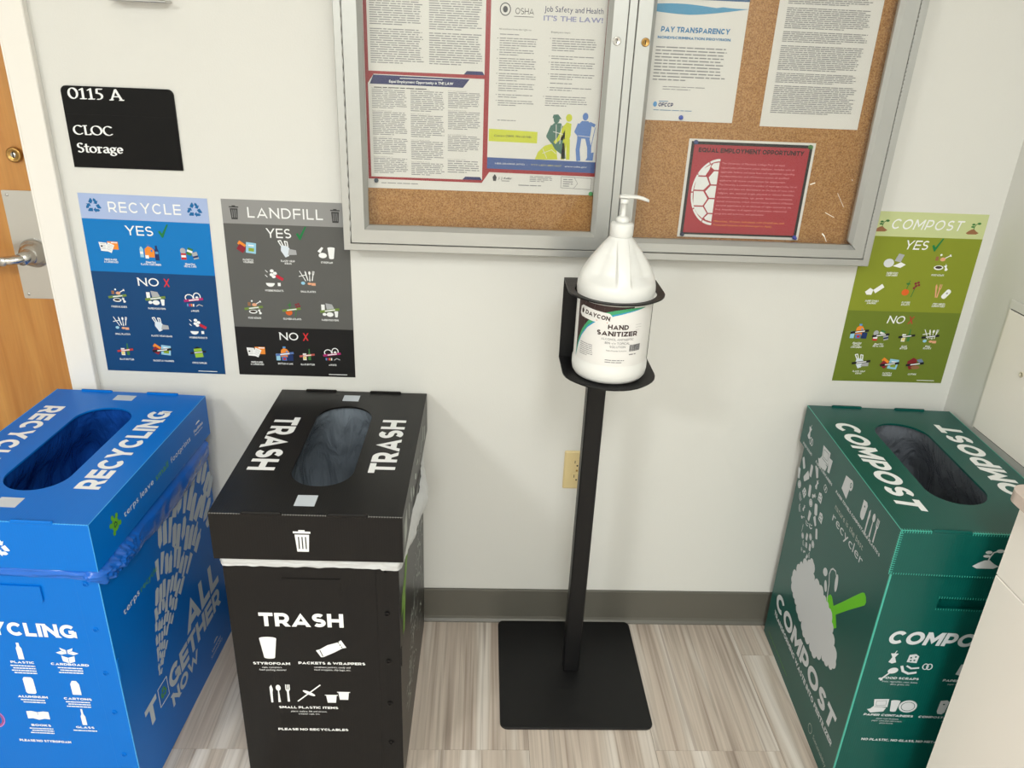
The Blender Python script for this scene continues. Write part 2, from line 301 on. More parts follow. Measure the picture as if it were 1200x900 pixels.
class Pr:
    """flat print on a surface: mp(a,b,h) gives the 3D point"""
    def __init__(s, mp, g=None, T=(0, 0, 1, 0), L=0): s.mp = mp; s.g = g or G(); s.T = T; s.L = L; s.g.lines = getattr(s.g, 'lines', [])
    def at(s, x, y, sc=1, rot=0, L=0):
        X, Y = s.xf(x, y); z = s.T[2]*sc; return Pr(s.mp, s.g, (X, Y, z, s.T[3]+math.radians(rot)), s.L+L)
    def new(s): return Pr(s.mp, None, s.T, s.L)
    def xf(s, x, y):
        c, n = cos(s.T[3]), sin(s.T[3]); k = s.T[2]; return (s.T[0]+k*(x*c-y*n), s.T[1]+k*(x*n+y*c))
    def poly(s, pts, m, L=0):
        h = .0004+.00022*(s.L+L)+.000007*(len(s.g.f) % 26); s.g.face([s.mp(*s.xf(*p), h) for p in pts], m)
    def rect(s, x0, x1, y0, y1, m, L=0): s.poly([(x0, y0), (x1, y0), (x1, y1), (x0, y1)], m, L)
    def ell(s, x, y, rx, ry, m, L=0, n=20, a0=0, a1=360):
        s.poly([(x+rx*cos(math.radians(a0+(a1-a0)*i/n)), y+ry*sin(math.radians(a0+(a1-a0)*i/n))) for i in range(n+(a1-a0 < 360))], m, L)
    def line(s, pts, wd, m, L=0, closed=False):
        if closed: pts = list(pts)+[pts[0]]
        for (x0, y0), (x1, y1) in zip(pts, pts[1:]):
            d = math.hypot(x1-x0, y1-y0) or 1e-9; nx, ny = -(y1-y0)/d*wd/2, (x1-x0)/d*wd/2
            ex, ey = (x1-x0)/d*wd*.2, (y1-y0)/d*wd*.2
            s.poly([(x0-ex-nx, y0-ey-ny), (x1+ex-nx, y1+ey-ny), (x1+ex+nx, y1+ey+ny), (x0-ex+nx, y0-ey+ny)], m, L)
    def ring(s, x, y, rx, ry, wd, m, L=0, n=20):
        s.line([(x+rx*cos(2*PI*i/n), y+ry*sin(2*PI*i/n)) for i in range(n)], wd, m, L, True)
    def text(s, t, x0, x1, base, cap, m, bold=0, shear=0, L=0, tr=.13, al='l', asp=1):
        if cap >= .0036 and all(c_ in "ABCDEFGHIJKLMNOPQRSTUVWXYZ -,&" for c_ in t):
            hw = .122 if bold else (.072 if cap > .008 else .07); tr = tr*(.75 if bold else 1.15); X = 0; G_ = []
            for ch in t:
                if ch == ' ': X += .36; continue
                W1, st = geo(ch, hw); G_.append((X, st)); X += W1+tr
            W = X-tr; sx = (x1-x0)/W if x1 is not None else cap*asp
            if x1 is None and al == 'c': x0 -= W*sx/2
            if sx < cap*.8: hw *= .78; G_ = None
            if G_ is None:
                X = 0; G_ = []
                for ch in t:
                    if ch == ' ': X += .36; continue
                    W1, st = geo(ch, hw); G_.append((X, st)); X += W1+tr
                W = X-tr; sx = (x1-x0)/W if x1 is not None else cap*asp
            g = G(); s.g.lines.append(g); hh = .0004+.00022*(s.L+L)
            for ox, st in G_:
                for ci, (pts, cl_, a, b) in enumerate(st):
                    for q in ribbon(pts, cl_, a, b, hw):
                        g.face([s.mp(*s.xf(x0+(ox+p[0])*sx+shear*cap*p[1], base+p[1]*cap), hh+ci*.00002) for p in q], m)
            return
        X = 0; out = []
        for ch in t:
            if ch == ' ': X += .42; continue
            v, f, wd = GL[(ch, bold)]; out.append((X, v, f)); X += wd+tr
        W = X-tr
        if x1 is not None: sx = (x1-x0)/W
        else:
            sx = cap*asp
            if al == 'c': x0 -= W*sx/2
            if al == 'r': x0 -= W*sx
        h = .0004+.00022*(s.L+L)
        g = G(); s.g.lines.append(g)
        cp = ((0, 0),) if not bold or cap < .0045 else ((-1, -1), (1, -1), (1, 1), (-1, 1))
        for ox, v, f in out:
          for ci, (dx, dy) in enumerate(cp):
            n = len(g.v); k = g.m(m)
            for p in v:
                y = base+p[1]*cap*(1 if len(cp) == 1 else .955)+(dy+(len(cp) > 1))*.028*cap; g.v.append(tuple(s.mp(*s.xf(x0+(ox+p[0]+dx*.028)*sx+shear*(y-base), y), h+ci*.000012)))
            for q in f: g.f.append(tuple(n+i for i in q)); g.mi.append(k); g.sm.append(False)
    def para(s, x0, x1, y0, y1, n, m, seed=0, L=0, wd=.42, ind=0, last=.6, mw=.018, gap=.12):
        R = random.Random(seed); p = (y1-y0)/n
        for i in range(n):
            y = y1-p*(i+.75); x = x0+(ind if i else 0); e = x1-R.random()*.1*(x1-x0)
            if i == n-1: e = x0+(x1-x0)*last
            while x < e:
                q = min(x+mw*(.35+R.random()*1.1), e); s.rect(x, q, y, y+p*wd, m, L); x = q+mw*gap
    def obj(s, name, parent):          # every line of writing becomes a part of its own
        o = None
        for l in s.g.lines: o = l.obj(name if 'letter' in name else 'lettering', parent)
        if s.g.f:
            o = s.g.obj('printed_mark' if 'letter' in name else name, parent)
            if 'letter' in name: o['kind'] = 'stuff'
        return o

def P_wall(x0, z0, y): return Pr(lambda a, b, h: (x0+a, y-h, z0+b))

# ---------------------------------------------------------------- pictograms (unit size about 1)
W_ = whitei; ORG = ink((235, 140, 50)); GRN = ink((60, 120, 60)); RED = ink((190, 45, 45)); NVY = ink((28, 50, 100)); LBL = ink((150, 200, 225))
GRY = ink((170, 172, 175)); BRN = ink((150, 105, 72)); LIM = ink((140, 165, 50)); PNK = ink((190, 40, 110)); TAN = ink((225, 165, 130)); DKG = ink((70, 72, 75)); SKY = ink((90, 150, 205)); BLK = ink((22, 22, 24)); OLV = ink((125, 145, 62))
def arrows(P, m, bg):
    for k in range(3):
        Q = P.at(0, 0, 1, 120*k)
        Q.poly([(-.62, -.62), (-.1, -.62), (-.1, -.26), (-.46, -.26), (-.62, -.5)], m)
        Q.poly([(-.05, -.44), (.22, -.16), (.22, -.34), (.52, -.34), (.66, -.52), (.5, -.62), (.22, -.62), (.22, -.76)], m)
def trashcan(P, m, bg):
    P.poly([(-.6, .58), (.6, .58), (.6, .74), (-.6, .74)], m); P.rect(-.22, .22, .74, .86, m)
    P.poly([(-.5, .48), (.5, .48), (.4, -.95), (-.4, -.95)], m)
    for x in (-.24, 0, .24): P.rect(x-.04, x+.04, -.72, .3, bg, 1)
def sprout(P, m, g):
    P.poly([(-.95, -.8), (-.6, -.5), (-.2, -.25), (.15, -.22), (.5, -.5), (.95, -.75), (.6, -.95), (-.6, -.98)], m)
    P.line([(.05, -.25), (.1, .1), (.25, .45), (.55, .6)], .1, g, 1)
    P.ell(-.15, .12, .26, .12, g, 1); P.ell(-.1, .45, .24, .14, g, 1); P.ell(.68, .6, .28, .16, g, 1)
def cup(P, m): P.poly([(-.5, .7), (.5, .7), (.32, -.75), (-.32, -.75)], m); P.ell(0, .7, .5, .12, m); P.ell(0, -.75, .32, .1, m)
def packet(P, m, bg):
    Q = P.at(0, 0, 1, 28); Q.poly([(-.85, -.32), (-.7, -.38), (.1, -.36), (.7, -.3), (.95, -.36), (.95, .3), (.7, .24), (0, .34), (-.6, .26), (-.85, .3)], m)
    for y in (-.2, 0, .2): Q.rect(.68, .74, y-.05, y+.05, bg, 1)
    Q.line([(-.7, -.3), (-.62, .2)], .05, bg, 1)
def bottle(P, m): P.poly([(-.24, -.9), (.24, -.9), (.24, .3), (.12, .55), (.12, .9), (-.12, .9), (-.12, .55), (-.24, .3)], m)
def winebottle(P, m): P.poly([(-.2, -.9), (.2, -.9), (.2, .1), (.08, .38), (.08, .95), (-.08, .95), (-.08, .38), (-.2, .1)], m)
def jug(P, m, c2): P.poly([(-.5, -.6), (.5, -.6), (.55, .1), (.3, .45), (-.1, .6), (-.45, .3)], m); P.rect(-.2, .15, .58, .8, c2); P.ell(.25, .12, .1, .14, c2, 1)
def can(P, m): P.poly([(-.4, -.7), (-.28, -.85), (.28, -.85), (.4, -.7), (.4, .65), (.28, .85), (-.28, .85), (-.4, .65)], m)
def carton(P, m): P.poly([(-.4, -.85), (.4, -.85), (.4, .4), (.2, .8), (-.2, .8), (-.4, .4)], m)
def obox(P, m, bg):
    P.poly([(-.55, -.15), (0, -.35), (.55, -.15), (.5, -.75), (0, -.95), (-.5, -.75)], m)
    for a, b in ((-1, 1), (1, 1)): P.poly([(0, .1), (a*.5, -.05), (a*.95, .15), (a*.45, .35)], m); P.poly([(a*.05, .15), (a*.45, .4), (a*.55, .7), (a*.05, .45)], m)
    P.line([(0, -.35), (0, -.9)], .04, bg, 1)
def book(P, m, bg): P.poly([(-.95, .45), (-.5, .5), (0, .38), (.5, .5), (.95, .45), (.95, -.4), (.5, -.35), (0, -.5), (-.5, -.35), (-.95, -.4)], m); P.line([(0, .36), (0, .1)], .04, bg, 1)
def knife(P, m): P.poly([(-.08, -.95), (.08, -.95), (.1, .1), (.16, .5), (.05, .95), (-.1, .7), (-.1, .1)], m)
def spoon(P, m): P.ell(0, .6, .2, .32, m); P.poly([(-.04, .35), (.04, .35), (.1, -.95), (-.1, -.95)], m)
def fork(P, m):
    P.poly([(-.18, .35), (.18, .35), (.08, .15), (.09, -.95), (-.09, -.95), (-.08, .15)], m)
    for x in (-.14, 0, .14): P.rect(x-.04, x+.04, .34, .9, m)
def strawlid(P, m): P.line([(-.85, -.8), (.85, .8)], .1, m); P.at(0, 0, 1, -30).ell(0, 0, .5, .14, m)
def creamer(P, m):
    for dx, dy in ((-.45, -.2), (.5, .12)):
        P.rect(dx-.5, dx+.5, dy+.28, dy+.36, m); P.poly([(dx-.4, dy+.28), (dx+.4, dy+.28), (dx+.32, dy-.45), (dx-.32, dy-.45)], m)
def bone(P, m, c=None): P.ell(-.25, -.1, .42, .3, m); P.line([(.1, .1), (.75, .5)], .14, c or m); P.ell(.78, .6, .12, .1, c or m); P.ell(.86, .44, .12, .1, c or m)
def core(P, m): P.poly([(-.4, .6), (.4, .6), (.14, .1), (.4, -.55), (0, -.75), (-.4, -.55), (-.14, .1)], m); P.line([(0, .6), (.15, .95)], .08, m)
def cheese(P, m, bg):
    P.poly([(-.6, -.6), (.55, -.7), (.6, .3), (.2, .6), (-.5, .45)], m)
    for x, y in ((-.25, .05), (.2, -.3), (.25, .2), (-.2, -.35)): P.ell(x, y, .12, .12, bg, 1, 10)
def pretzel(P, m): P.ring(-.22, .05, .3, .4, .12, m); P.ring(.22, .05, .3, .4, .12, m)
def banana(P, m): P.line([(-.7, .4), (-.5, -.1), (0, -.35), (.6, -.2)], .22, m); P.line([(-.3, .45), (.1, .2), (.7, .3)], .16, m)
def clam(P, m, bg):
    P.poly([(-.6, .7), (.75, .8), (.8, -.2), (.2, -.35), (-.75, -.5), (-.45, -.1)], m); P.poly([(-1, -.55), (-.4, -.35), (.7, -.3), (.55, -.75), (-.6, -.95)], m)
    P.line([(-.4, -.2), (.7, -.15)], .04, bg, 1); P.line([(-.35, .5), (.55, .6), (.6, .05), (-.3, -.05)], .03, bg, 1, True)
def plate(P, m, bg): P.ell(0, 0, .75, .68, m); P.ring(0, 0, .55, .48, .05, bg, 1)
def roll(P, m, bg): P.poly([(-.5, .6), (.35, .75), (.35, -.1), (.25, -.75), (-.7, -.5)], m); P.ell(.45, .4, .28, .38, m); P.ring(.45, .4, .1, .16, .06, bg, 1)
def foam(P, m, bg): P.poly([(-.38, .75), (.2, .85), (.42, .65), (.3, -.6), (.1, -.85), (-.3, -.8), (-.42, -.5)], m); P.ell(0, .35, .1, .08, bg, 1)
def papers(P, strip=None):
    P.rect(-.1, 1, -.3, .55, ORG); P.rect(.3, .95, .38, .5, W_, 1)
    P.poly([(-1, .45), (-.2, .4), (-.1, -.55), (-.85, -.5)], W_, 1); Q = P.at(.1, -.1, 1, -25, 1); Q.rect(-.35, .35, -.5, .45, W_)
    for k in range(4): Q.rect(-.25, .25, .25-k*.18, .29-k*.18, GRY, 1)
    for k in range(4): P.rect(-.85, -.3, .25-k*.18, .29-k*.18, GRY, 2)
    P.rect(-.8, -.62, -.05, .1, BLK, 3)
def containers(P):
    P.poly([(-.95, -.6), (-.6, -.6), (-.6, .25), (-.72, .5), (-.85, .5), (-.95, .25)], LBL); P.rect(-.93, -.62, -.25, 0, W_, 1)
    jug(P.at(0, 0, .95), ORG, ink((60, 120, 190))); P.rect(-.45, -.1, -.7, -.35, W_, 2); bottle(P.at(.72, -.1, .85), NVY); P.rect(.58, .88, -.2, .05, SKY, 2)
def cans(P):
    P.ell(-.6, .25, .3, .32, GRY); P.rect(-.85, -.3, -.7, 0, RED); P.rect(-.82, -.33, -.45, -.2, W_, 1); P.at(.1, .2, .8, -20).rect(-.35, .35, -.5, .5, GRN); P.at(.1, .2, .8, -20, 1).rect(-.35, .35, -.1, .2, W_)
    P.at(.65, -.2, .8, 15).rect(-.35, .35, -.5, .45, GRY); P.at(.65, -.2, .8, 15, 1).rect(-.35, .35, -.3, -.05, NVY)
def packets(P):
    P.at(-.5, .35, 1, -35).rect(-.4, .4, -.2, .2, ORG); P.at(-.5, -.1, 1, -35, 1).rect(-.45, .3, -.35, .3, ink((140, 35, 50))); P.at(.4, 0, 1, -6, 1).rect(-.5, .5, -.55, .55, LBL)
    P.at(.4, -.1, 1, -6, 2).rect(-.25, .3, -.25, .1, LIM); P.at(.4, .2, 1, -6, 2).rect(-.25, .3, .0, .12, W_)
def bag(P):
    P.poly([(-.6, -.1), (-.2, -.75), (.15, -.6), (.3, .05), (.1, .35), (-.55, .45)], ink((215, 225, 235))); P.line([(-.55, .4), (-.8, .85), (-.55, .9), (-.35, .4)], .1, W_)
    P.line([(-.1, .4), (-.2, .85), (.05, .8), (.1, .35)], .1, W_); P.poly([(.05, -.5), (.9, -.45), (.85, 0), (.2, .1)], GRY, 1)
def styro(P): P.poly([(-.95, .1), (-.5, .6), (-.3, .5), (-.65, -.1)], W_); P.ell(-.4, -.35, .45, .3, W_); cup(P.at(.55, -.05, .8), W_)
def hygiene(P):
    for x, y in ((-.1, .75), (.2, .5), (-.15, .35), (.05, .15)): P.ell(x, y, .2, .17, W_)
    P.line([(-.75, .8), (-.55, .6)], .07, W_); P.line([(-.8, .3), (-.6, .1)], .07, W_); P.at(.65, .05, 1, -30).rect(-.4, .4, -.16, .16, ink((190, 40, 60)))
    P.ell(-.35, -.55, .45, .4, W_, 0, 12, 180, 360); P.rect(.4, .7, -.85, -.5, W_)
def smallpl(P):
    P.line([(-.8, .8), (-.2, -.3)], .08, W_); P.line([(-.9, .2), (-.1, .4)], .08, W_); knife(P.at(-.1, .3, .6, 15), W_); spoon(P.at(.25, .25, .6), W_); fork(P.at(.6, .3, .6, -10), W_)
    P.ell(-.5, -.55, .22, .18, LBL); P.ell(.2, -.6, .22, .14, TAN); P.rect(.4, .85, -.8, -.5, TAN)
def scraps(P):
    P.rect(-.6, -.3, .2, .6, BRN); bone(P.at(.25, .4, .6), TAN, W_); P.ell(-.15, .75, .1, .1, W_); P.ell(-.1, -.45, .45, .22, W_); P.ell(-.1, -.42, .33, .13, ink((60, 45, 35)), 1); core(P.at(.6, -.45, .4, 20), W_)
def flowers(P):
    P.ell(-.3, -.35, .36, .32, ink((220, 100, 40))); P.line([(-.25, 0), (-.1, .8)], .08, GRN); P.ell(-.2, .5, .2, .1, GRN); P.line([(.35, -.8), (.6, .4)], .08, GRN)
    for x, y in ((.5, .55), (.75, .65), (.6, .3), (.85, .4), (.45, .1)): P.ell(x, y, .13, .12, ink((130, 45, 55)))
def fooditems(P):
    P.rect(-.85, -.5, -.1, .6, W_); P.poly([(-.4, .75), (.25, .65), (.5, .1), (-.3, .05)], GRY); P.ell(0, -.45, .35, .25, W_); P.ell(-.55, -.45, .2, .16, W_); cup(P.at(.65, -.4, .4), W_)
def boxes(P): P.ell(-.5, -.1, .45, .38, ink((215, 218, 222))); P.poly([(-.05, .1), (.2, .75), (.7, .65), (.5, 0)], GRY); P.poly([(-.1, -.35), (.55, 0), (1, -.2), (.6, -.5)], W_)
def towels(P): P.poly([(-.9, -.2), (-.45, .2), (-.1, 0), (-.2, -.5), (-.7, -.5)], W_); P.at(.4, .15, 1, 40).rect(-.5, .5, -.22, .22, W_)
def compware(P): knife(P.at(-.6, .1, .7, 10), TAN); fork(P.at(-.3, .1, .7, -5), TAN); Q = P.at(.45, -.2, 1, -35); Q.poly(rr(.25, .5, .2, 3), W_); Q.ell(0, .1, .1, .1, GRY, 1)
def ewaste(P):
    P.ring(-.45, .2, .4, .35, .1, W_); P.ring(.35, .35, .35, .4, .1, W_); P.ell(.35, .25, .15, .14, W_)
    for k, c in enumerate((SKY, PNK, ORG, W_)): P.rect(-.75+k*.2, -.62+k*.2, -.75, -.45, c)
    P.line([(.2, -.7), (.5, -.5), (.85, -.65)], .1, GRY)
def glassb(P): P.rect(-.55, -.1, -.7, .25, W_); P.rect(-.5, -.15, -.6, -.2, ink((235, 215, 140)), 1); winebottle(P.at(.3, .1, .85), GRN)
def office(P): Q = P.at(0, 0, 1, 8); Q.rect(-.5, .5, -.7, .5, ink((150, 190, 60))); Q.poly([(-.5, .5), (0, .75), (.5, .5)], BLK); Q.rect(-.2, .45, -.05, .1, W_, 1)
def clothing(P): P.poly([(-.9, .3), (-.3, .75), (.2, .5), (.1, -.5), (-.5, -.7), (-.8, -.2)], ink((130, 35, 40))); P.poly([(.1, .5), (.6, .65), (.95, .3), (.5, .15)], ink((110, 130, 160))); P.ell(.15, -.4, .5, .22, BRN)
def plasticno(P): jug(P.at(0, .15, .9), ORG, SKY); P.rect(-.95, -.5, -.8, 0, LBL); P.rect(-.35, .2, -.8, -.3, ink((80, 120, 190)), 2); P.rect(.3, .9, -.8, -.1, NVY, 2); P.rect(-.2, .1, -.7, -.45, RED, 3)
def band(P, c): Q = P.at(0, 0, 1, 9, 5); Q.rect(-1, 1, -.13, .13, c); Q.rect(-.5, .55, -.06, .06, W_, 1)
def check(P, m): P.poly([(-.6, .0), (-.35, .12), (-.12, -.22), (.55, .95), (.75, .95), (-.05, -.75), (-.2, -.75)], m)
def cross(P, m): P.poly([(-.5, .8), (-.25, .8), (.5, -.75), (.25, -.75)], m); P.poly([(.35, .8), (.6, .85), (-.35, -.8), (-.6, -.8)], m)

# ================================================================ SETTING
XL, XR, YF = -3.2, 1.205, -5.4
g = G(); g.box(XL-.1, XR+.1, YF-.1, .25, -.06, -.0015, M('floor_adhesive', (96, 88, 80), .8)); floor = struct(g.obj('floor'))
TW, TL = .305, .61; me_tile = None
for i in range(-12, 4):
    x0 = .134+(i)*TW; off = -.455 if i % 2 else -.135-0.0
    k = 0
    for j in range(-1, 9):
        ye = off-TL*(j)+TL*0; ys = ye-TL
        a, b = max(x0, XL), min(x0+TW, XR); y0, y1 = max(ys, YF), min(ye, 0.0)
        if b-a < .01 or y1-y0 < .01: continue
        gg = G(); e = .0004; gg.box(a+e, b-e, y0+e, y1-e, -.0014, 0, vinyl_m); gg.obj('tile', floor)
g = G(); g.box(XL-.1, XR+.1, YF-.1, .25, CEIL, CEIL+.08, ceil_m); struct(g.obj('ceiling'))
DX0, DX1, DZ = -1.945, -1.001, 2.12
g = G(); g.box(XL, DX0, 0, .12, 0, CEIL, wall_m); g.box(DX1, XR, 0, .12, 0, CEIL, wall_m); g.box(DX0, DX1, 0, .12, DZ, CEIL, wall_m); struct(g.obj('wall_back'))
g = G(); g.box(XR, XR+.1, YF, .12, 0, CEIL, wall_m); struct(g.obj('wall_right'))
g = G(); g.box(XL-.1, XL, YF, .12, 0, CEIL, wall_m); struct(g.obj('wall_left'))
g = G(); g.box(XL-.1, XR+.1, YF-.1, YF, 0, CEIL, wall_m); struct(g.obj('wall_front'))
def coving(a, b):
    return [(0, 0), (-.014, 0), (-.0135, .003), (-.0085, .010), (-.0062, .018), (-.0058, .108), (-.0045, .1115), (0, .1118)]
g = G(); g.prism(coving(0, 0), 0, -.944, XR-.001, base_m); struct(g.obj('baseboard_back'))
g = G(); g.prism([(XR+p[0], p[1]) for p in coving(0, 0)], 1, YF, -.001, base_m); struct(g.obj('baseboard_right'))
g = G(); g.prism(coving(0, 0), 0, XL, -2.003, base_m); struct(g.obj('baseboard_left'))
# door frame and door
g = G()
g.box(DX1, -.945, -.02, 0, 0, DZ+.055, trim_m, .002); g.box(DX0-.056, DX0, -.02, 0, 0, DZ+.055, trim_m, .002); g.box(DX0, DX1, -.02, 0, DZ, DZ+.055, trim_m, .002)
g.box(DX1-.004, DX1, -.018, .12, 0, DZ, trim_m); g.box(DX0, DX0+.004, -.018, .12, 0, DZ, trim_m); g.box(DX0, DX1, -.018, .12, DZ-.004, DZ, trim_m)
g.box(DX1-.016, DX1-.004, .078, .12, 0, DZ, trim_m); g.box(DX0+.004, DX0+.016, .078, .12, 0, DZ, trim_m)
struct(g.obj('trim_1'))
g = G(); g.box(DX0+.007, DX1-.007, .032, .075, .006, DZ-.008, wood_m, .001); door = struct(g.obj('door_1'))
g = G(); g.box(DX0, DX1, .10, .12, 0, DZ, wall_m); g.box(DX0, DX1, .076, .12, 0, .004, dark_m)
g = G(); g.prism([(x, z) for x, z in rr(.047, .128, .003, 3, -1.0525, 1.0625)], 1, .0295, .032, steel)
pl = g.obj('lock_plate', door)
for zz in (.945, 1.18):
    g = G(); g.lathe([(.0035, 0), (.003, -.0012), (.0, -.0013)], (-1.088, .0295, zz), steel, 14, 1); g.obj('screw', pl)
g = G(); cx, cz = -1.052, 1.047
g.lathe([(.034, .0295), (.034, .024), (.030, .019), (.027, .016), (.025, .004), (.018, -.001), (.0155, -.004), (.0145, -.03), (.0, -.031)][::1], (cx, 0, cz), chrome, 40, 1); g.obj('handle_rose', door)
g = G(); g.tube([(cx, -.012, cz), (cx-.005, -.026, cz), (cx-.02, -.034, cz-.002), (cx-.05, -.037, cz-.004), (cx-.09, -.036, cz-.005), (cx-.12, -.032, cz-.004)], [.0125, .014, .0135, .011, .010, .009], chrome, 16, .8); g.obj('lever_handle', door)
g = G(); g.lathe([(.0105, 0), (.0095, -.003), (.0, -.0035)], (cx-.035, -.045, cz-.003), steel, 20, 1); g.obj('handle_keyhole', door)
g = G(); g.lathe([(.0165, .032), (.0165, .023), (.0125, .020), (.0115, .0215), (0, .0215)], (-1.050, 0, 1.270), brass, 36, 1); lc = g.obj('lock_cylinder', door)
g = G(); g.box(-1.0515, -1.0485, .0205, .0214, 1.264, 1.277, dark_m); g.lathe([(.006, .0213), (.0055, .0208), (0, .0206)], (-1.050, 0, 1.270), steel, 20, 1); g.obj('keyway', lc)
# ceiling lights
for i, (x, y, p, sx, sy) in enumerate(LAMPS):
    t = thing('ceiling_light', ['square recessed ceiling light behind the camera on the left', 'long recessed ceiling light nearest the notice board', 'long recessed ceiling light farthest behind the camera'][i], 'light', (x, y, CEIL), 0, 'ceiling lights')
    g = G(); a, b = sx/2, sy/2
    for q in ((-a-.02, a+.02, -b-.02, -b), (-a-.02, a+.02, b, b+.02), (-a-.02, -a, -b, b), (a, a+.02, -b, b)): g.box(*q, -.02, 0, trim_m)
    g.obj('frame', t); g = G(); g.box(-a, a, -b, b, -.012, 0, light_m); g.obj('diffuser', t)
# access panel in the right wall
t = thing('access_panel', 'off-white flush access panel in the side wall above the green bin', 'panel', (XR, -.13, .727))
g = G(); g.box(-.0055, 0, -.40, -.0035, .0035, .3030, cabm, .001); g.obj('panel_door', t)
g = G(); g.box(-.0035, 0, -.425, .004, .3055, .326, wall_m, .001); g.box(-.004, 0, -.0025, .0008, 0, .304, trim_m); g.box(-.004, 0, -.425, -.4035, 0, .304, wall_m); g.obj('panel_frame', t)
g = G(); g.box(-.0008, 0, -.404, 0, 0, .3055, dark_m); g.obj('shadow_gap', t)
g = G(); g.lathe([(.0065, 0), (.0065, .0015), (.005, .002), (.005, .001), (0, .001)], (-.0055, -.105, .185), M('latch_paint', (200, 192, 170), .4), 24, 0)
g.v = [(-.011-x, y, z) for x, y, z in g.v]; g.obj('latch_ring', t)

# cream cabinet in the right foreground
t = thing('low_cabinet', 'cream low cabinet in the right foreground hiding part of the green bin', 'cabinet', (XR-.001, -.655, 0))
g = G(); g.box(-.254, 0, -.62, -.001, .0, .688, cabm, .0015); g.obj('lower_panel', t)
g = G(); g.box(-.254, 0, -.62, -.001, .6895, .846, cabm, .0015); g.obj('upper_panel', t)
g = G(); P = rr(.145, .335, .03, 6, -.130, -.315); P = [(min(p[0], -0.002), p[1]) for p in P]; g.prism(P, 2, .8465, .868, M('worktop_laminate', (205, 190, 180), .35)); g.obj('worktop', t)

# ================================================================ NOTICE BOARD
BX0, BX1, BZ0, BZ1, BY = -.3178, .8875, 1.1, 2.01, -.058
board = thing('notice_board', 'wide aluminium glass-fronted cork notice board above the hand sanitizer', 'notice board', (0, 0, 0))
g = G(); g.box(BX0+.012, BX1-.012, -.017, -.002, BZ0+.012, BZ1-.012, cork_m); g.obj('cork_panel', board)
def rail(x0, x1, z0, z1, y0, y1, ax, mat, ch=0, side=1, mit=True):
    """aluminium rail with a chamfer on its inner edge; mitred ends. side=+1: inner edge at high coordinate"""
    w_ = (z1-z0) if ax == 0 else (x1-x0); g = G()
    prof = [(0, y1), (0, y0+.001), (.001, y0), (w_-ch, y0), (w_, y0+ch*1.1), (w_, y1)] if ch else [(0, y1), (0, y0+.001), (.001, y0), (w_-.001, y0), (w_, y0+.001), (w_, y1)]
    A, B = [], []
    for d, y in prof:
        m_ = d if mit else 0
        if ax == 0:
            z = z0+d if side > 0 else z1-d; A.append((x0+m_, y, z)); B.append((x1-m_, y, z))
        else:
            x = x0+d if side > 0 else x1-d; A.append((x, y, z0+m_)); B.append((x, y, z1-m_))
    g.grid([A, B], mat, True, False, True, True); return g
CW = .0155
rail(BX0, BX1, BZ0, BZ0+CW, BY, 0, 0, alu_x).obj('case_rail', board); rail(BX0, BX1, BZ1-CW, BZ1, BY, 0, 0, alu_x, 0, -1).obj('case_rail', board)
rail(BX0, BX0+CW, BZ0, BZ1, BY, 0, 2, alu_z).obj('case_rail', board); rail(BX1-CW, BX1, BZ0, BZ1, BY, 0, 2, alu_z, 0, -1).obj('case_rail', board)
g = G(); g.box(.2775, .2945, BY+.002, -.017, BZ0+CW, BZ1-CW, alu_z, .001); g.obj('centre_mullion', board)
for di, (x0, x1) in enumerate(((-.3008, .2762), (.2958, .8708))):
    z0, z1 = BZ0+CW+.0016, BZ1-CW-.0016; y0, y1 = BY+.001, -.038
    dr = bpy.data.objects.new('door_leaf', None); COL.objects.link(dr); dr.parent = board; dr.empty_display_size = .05
    W1 = .039; W2 = .036
    WB = W1 if di == 0 else .029; rail(x0, x1, z0, z0+WB, y0, y1, 0, alu_x, .009, 1).obj('rail', dr); rail(x0, x1, z1-W1, z1, y0, y1, 0, alu_x, .009, -1).obj('rail', dr)
    rail(x0, x0+W1, z0, z1, y0, y1, 2, alu_z, .009, 1).obj('rail', dr); rail(x1-W1, x1, z0, z1, y0, y1, 2, alu_z, .009, -1).obj('rail', dr)
    g = G(); g.box(x0+.03, x1-.03, -.0445, -.0415, z0+.02, z1-.03, glass_m); g.obj('glass_pane', dr)
    lx = .2575 if di == 0 else .3165
    g = G(); g.lathe([(.0085, y0), (.0085, y0-.0025), (.0065, y0-.0035), (.0055, y0-.0025), (0, y0-.0025)], (lx, 0, 1.554), chrome if di == 0 else brass, 28, 1)
    g.box(lx-.0008, lx+.0008, y0-.0032, y0-.0024, 1.550, 1.558, dark_m); g.obj('lock', dr)
    if di == 0:   # piano hinge joint along the left stile
        g = G()
        for k in range(36): g.tube([(x0-.0012, BY+.0012, z0+.003+k*.024), (x0-.0012, BY+.0012, z0+.0268+k*.024)], .0011, alu_z, 6)
        g.obj('hinge', dr)['kind'] = 'stuff'
    if di == 1:
        g = G()
        for k in range(108): g.tube([(x1+.0010, BY+.0008, z0+.003+k*.008), (x1+.0010, BY+.0008, z0+.0095+k*.008)], .0012, alu_z, 6)
        g.obj('hinge', dr)['kind'] = 'stuff'
        g = G()  # white slivers on the pane: light glints along scratches, painted in
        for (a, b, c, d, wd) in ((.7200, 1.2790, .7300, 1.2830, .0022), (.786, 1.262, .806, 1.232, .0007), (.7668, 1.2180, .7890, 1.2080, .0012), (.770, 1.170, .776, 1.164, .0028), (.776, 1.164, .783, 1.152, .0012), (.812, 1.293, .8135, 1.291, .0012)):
            Pr(lambda x, y, h: (x, -.0446-h, y), g).line([(a, b), (c, d)], wd, M('scratch_glint', (250, 248, 240), .3))
        g.obj('scratch_glints', dr)['kind'] = 'stuff'
YP = -.0176
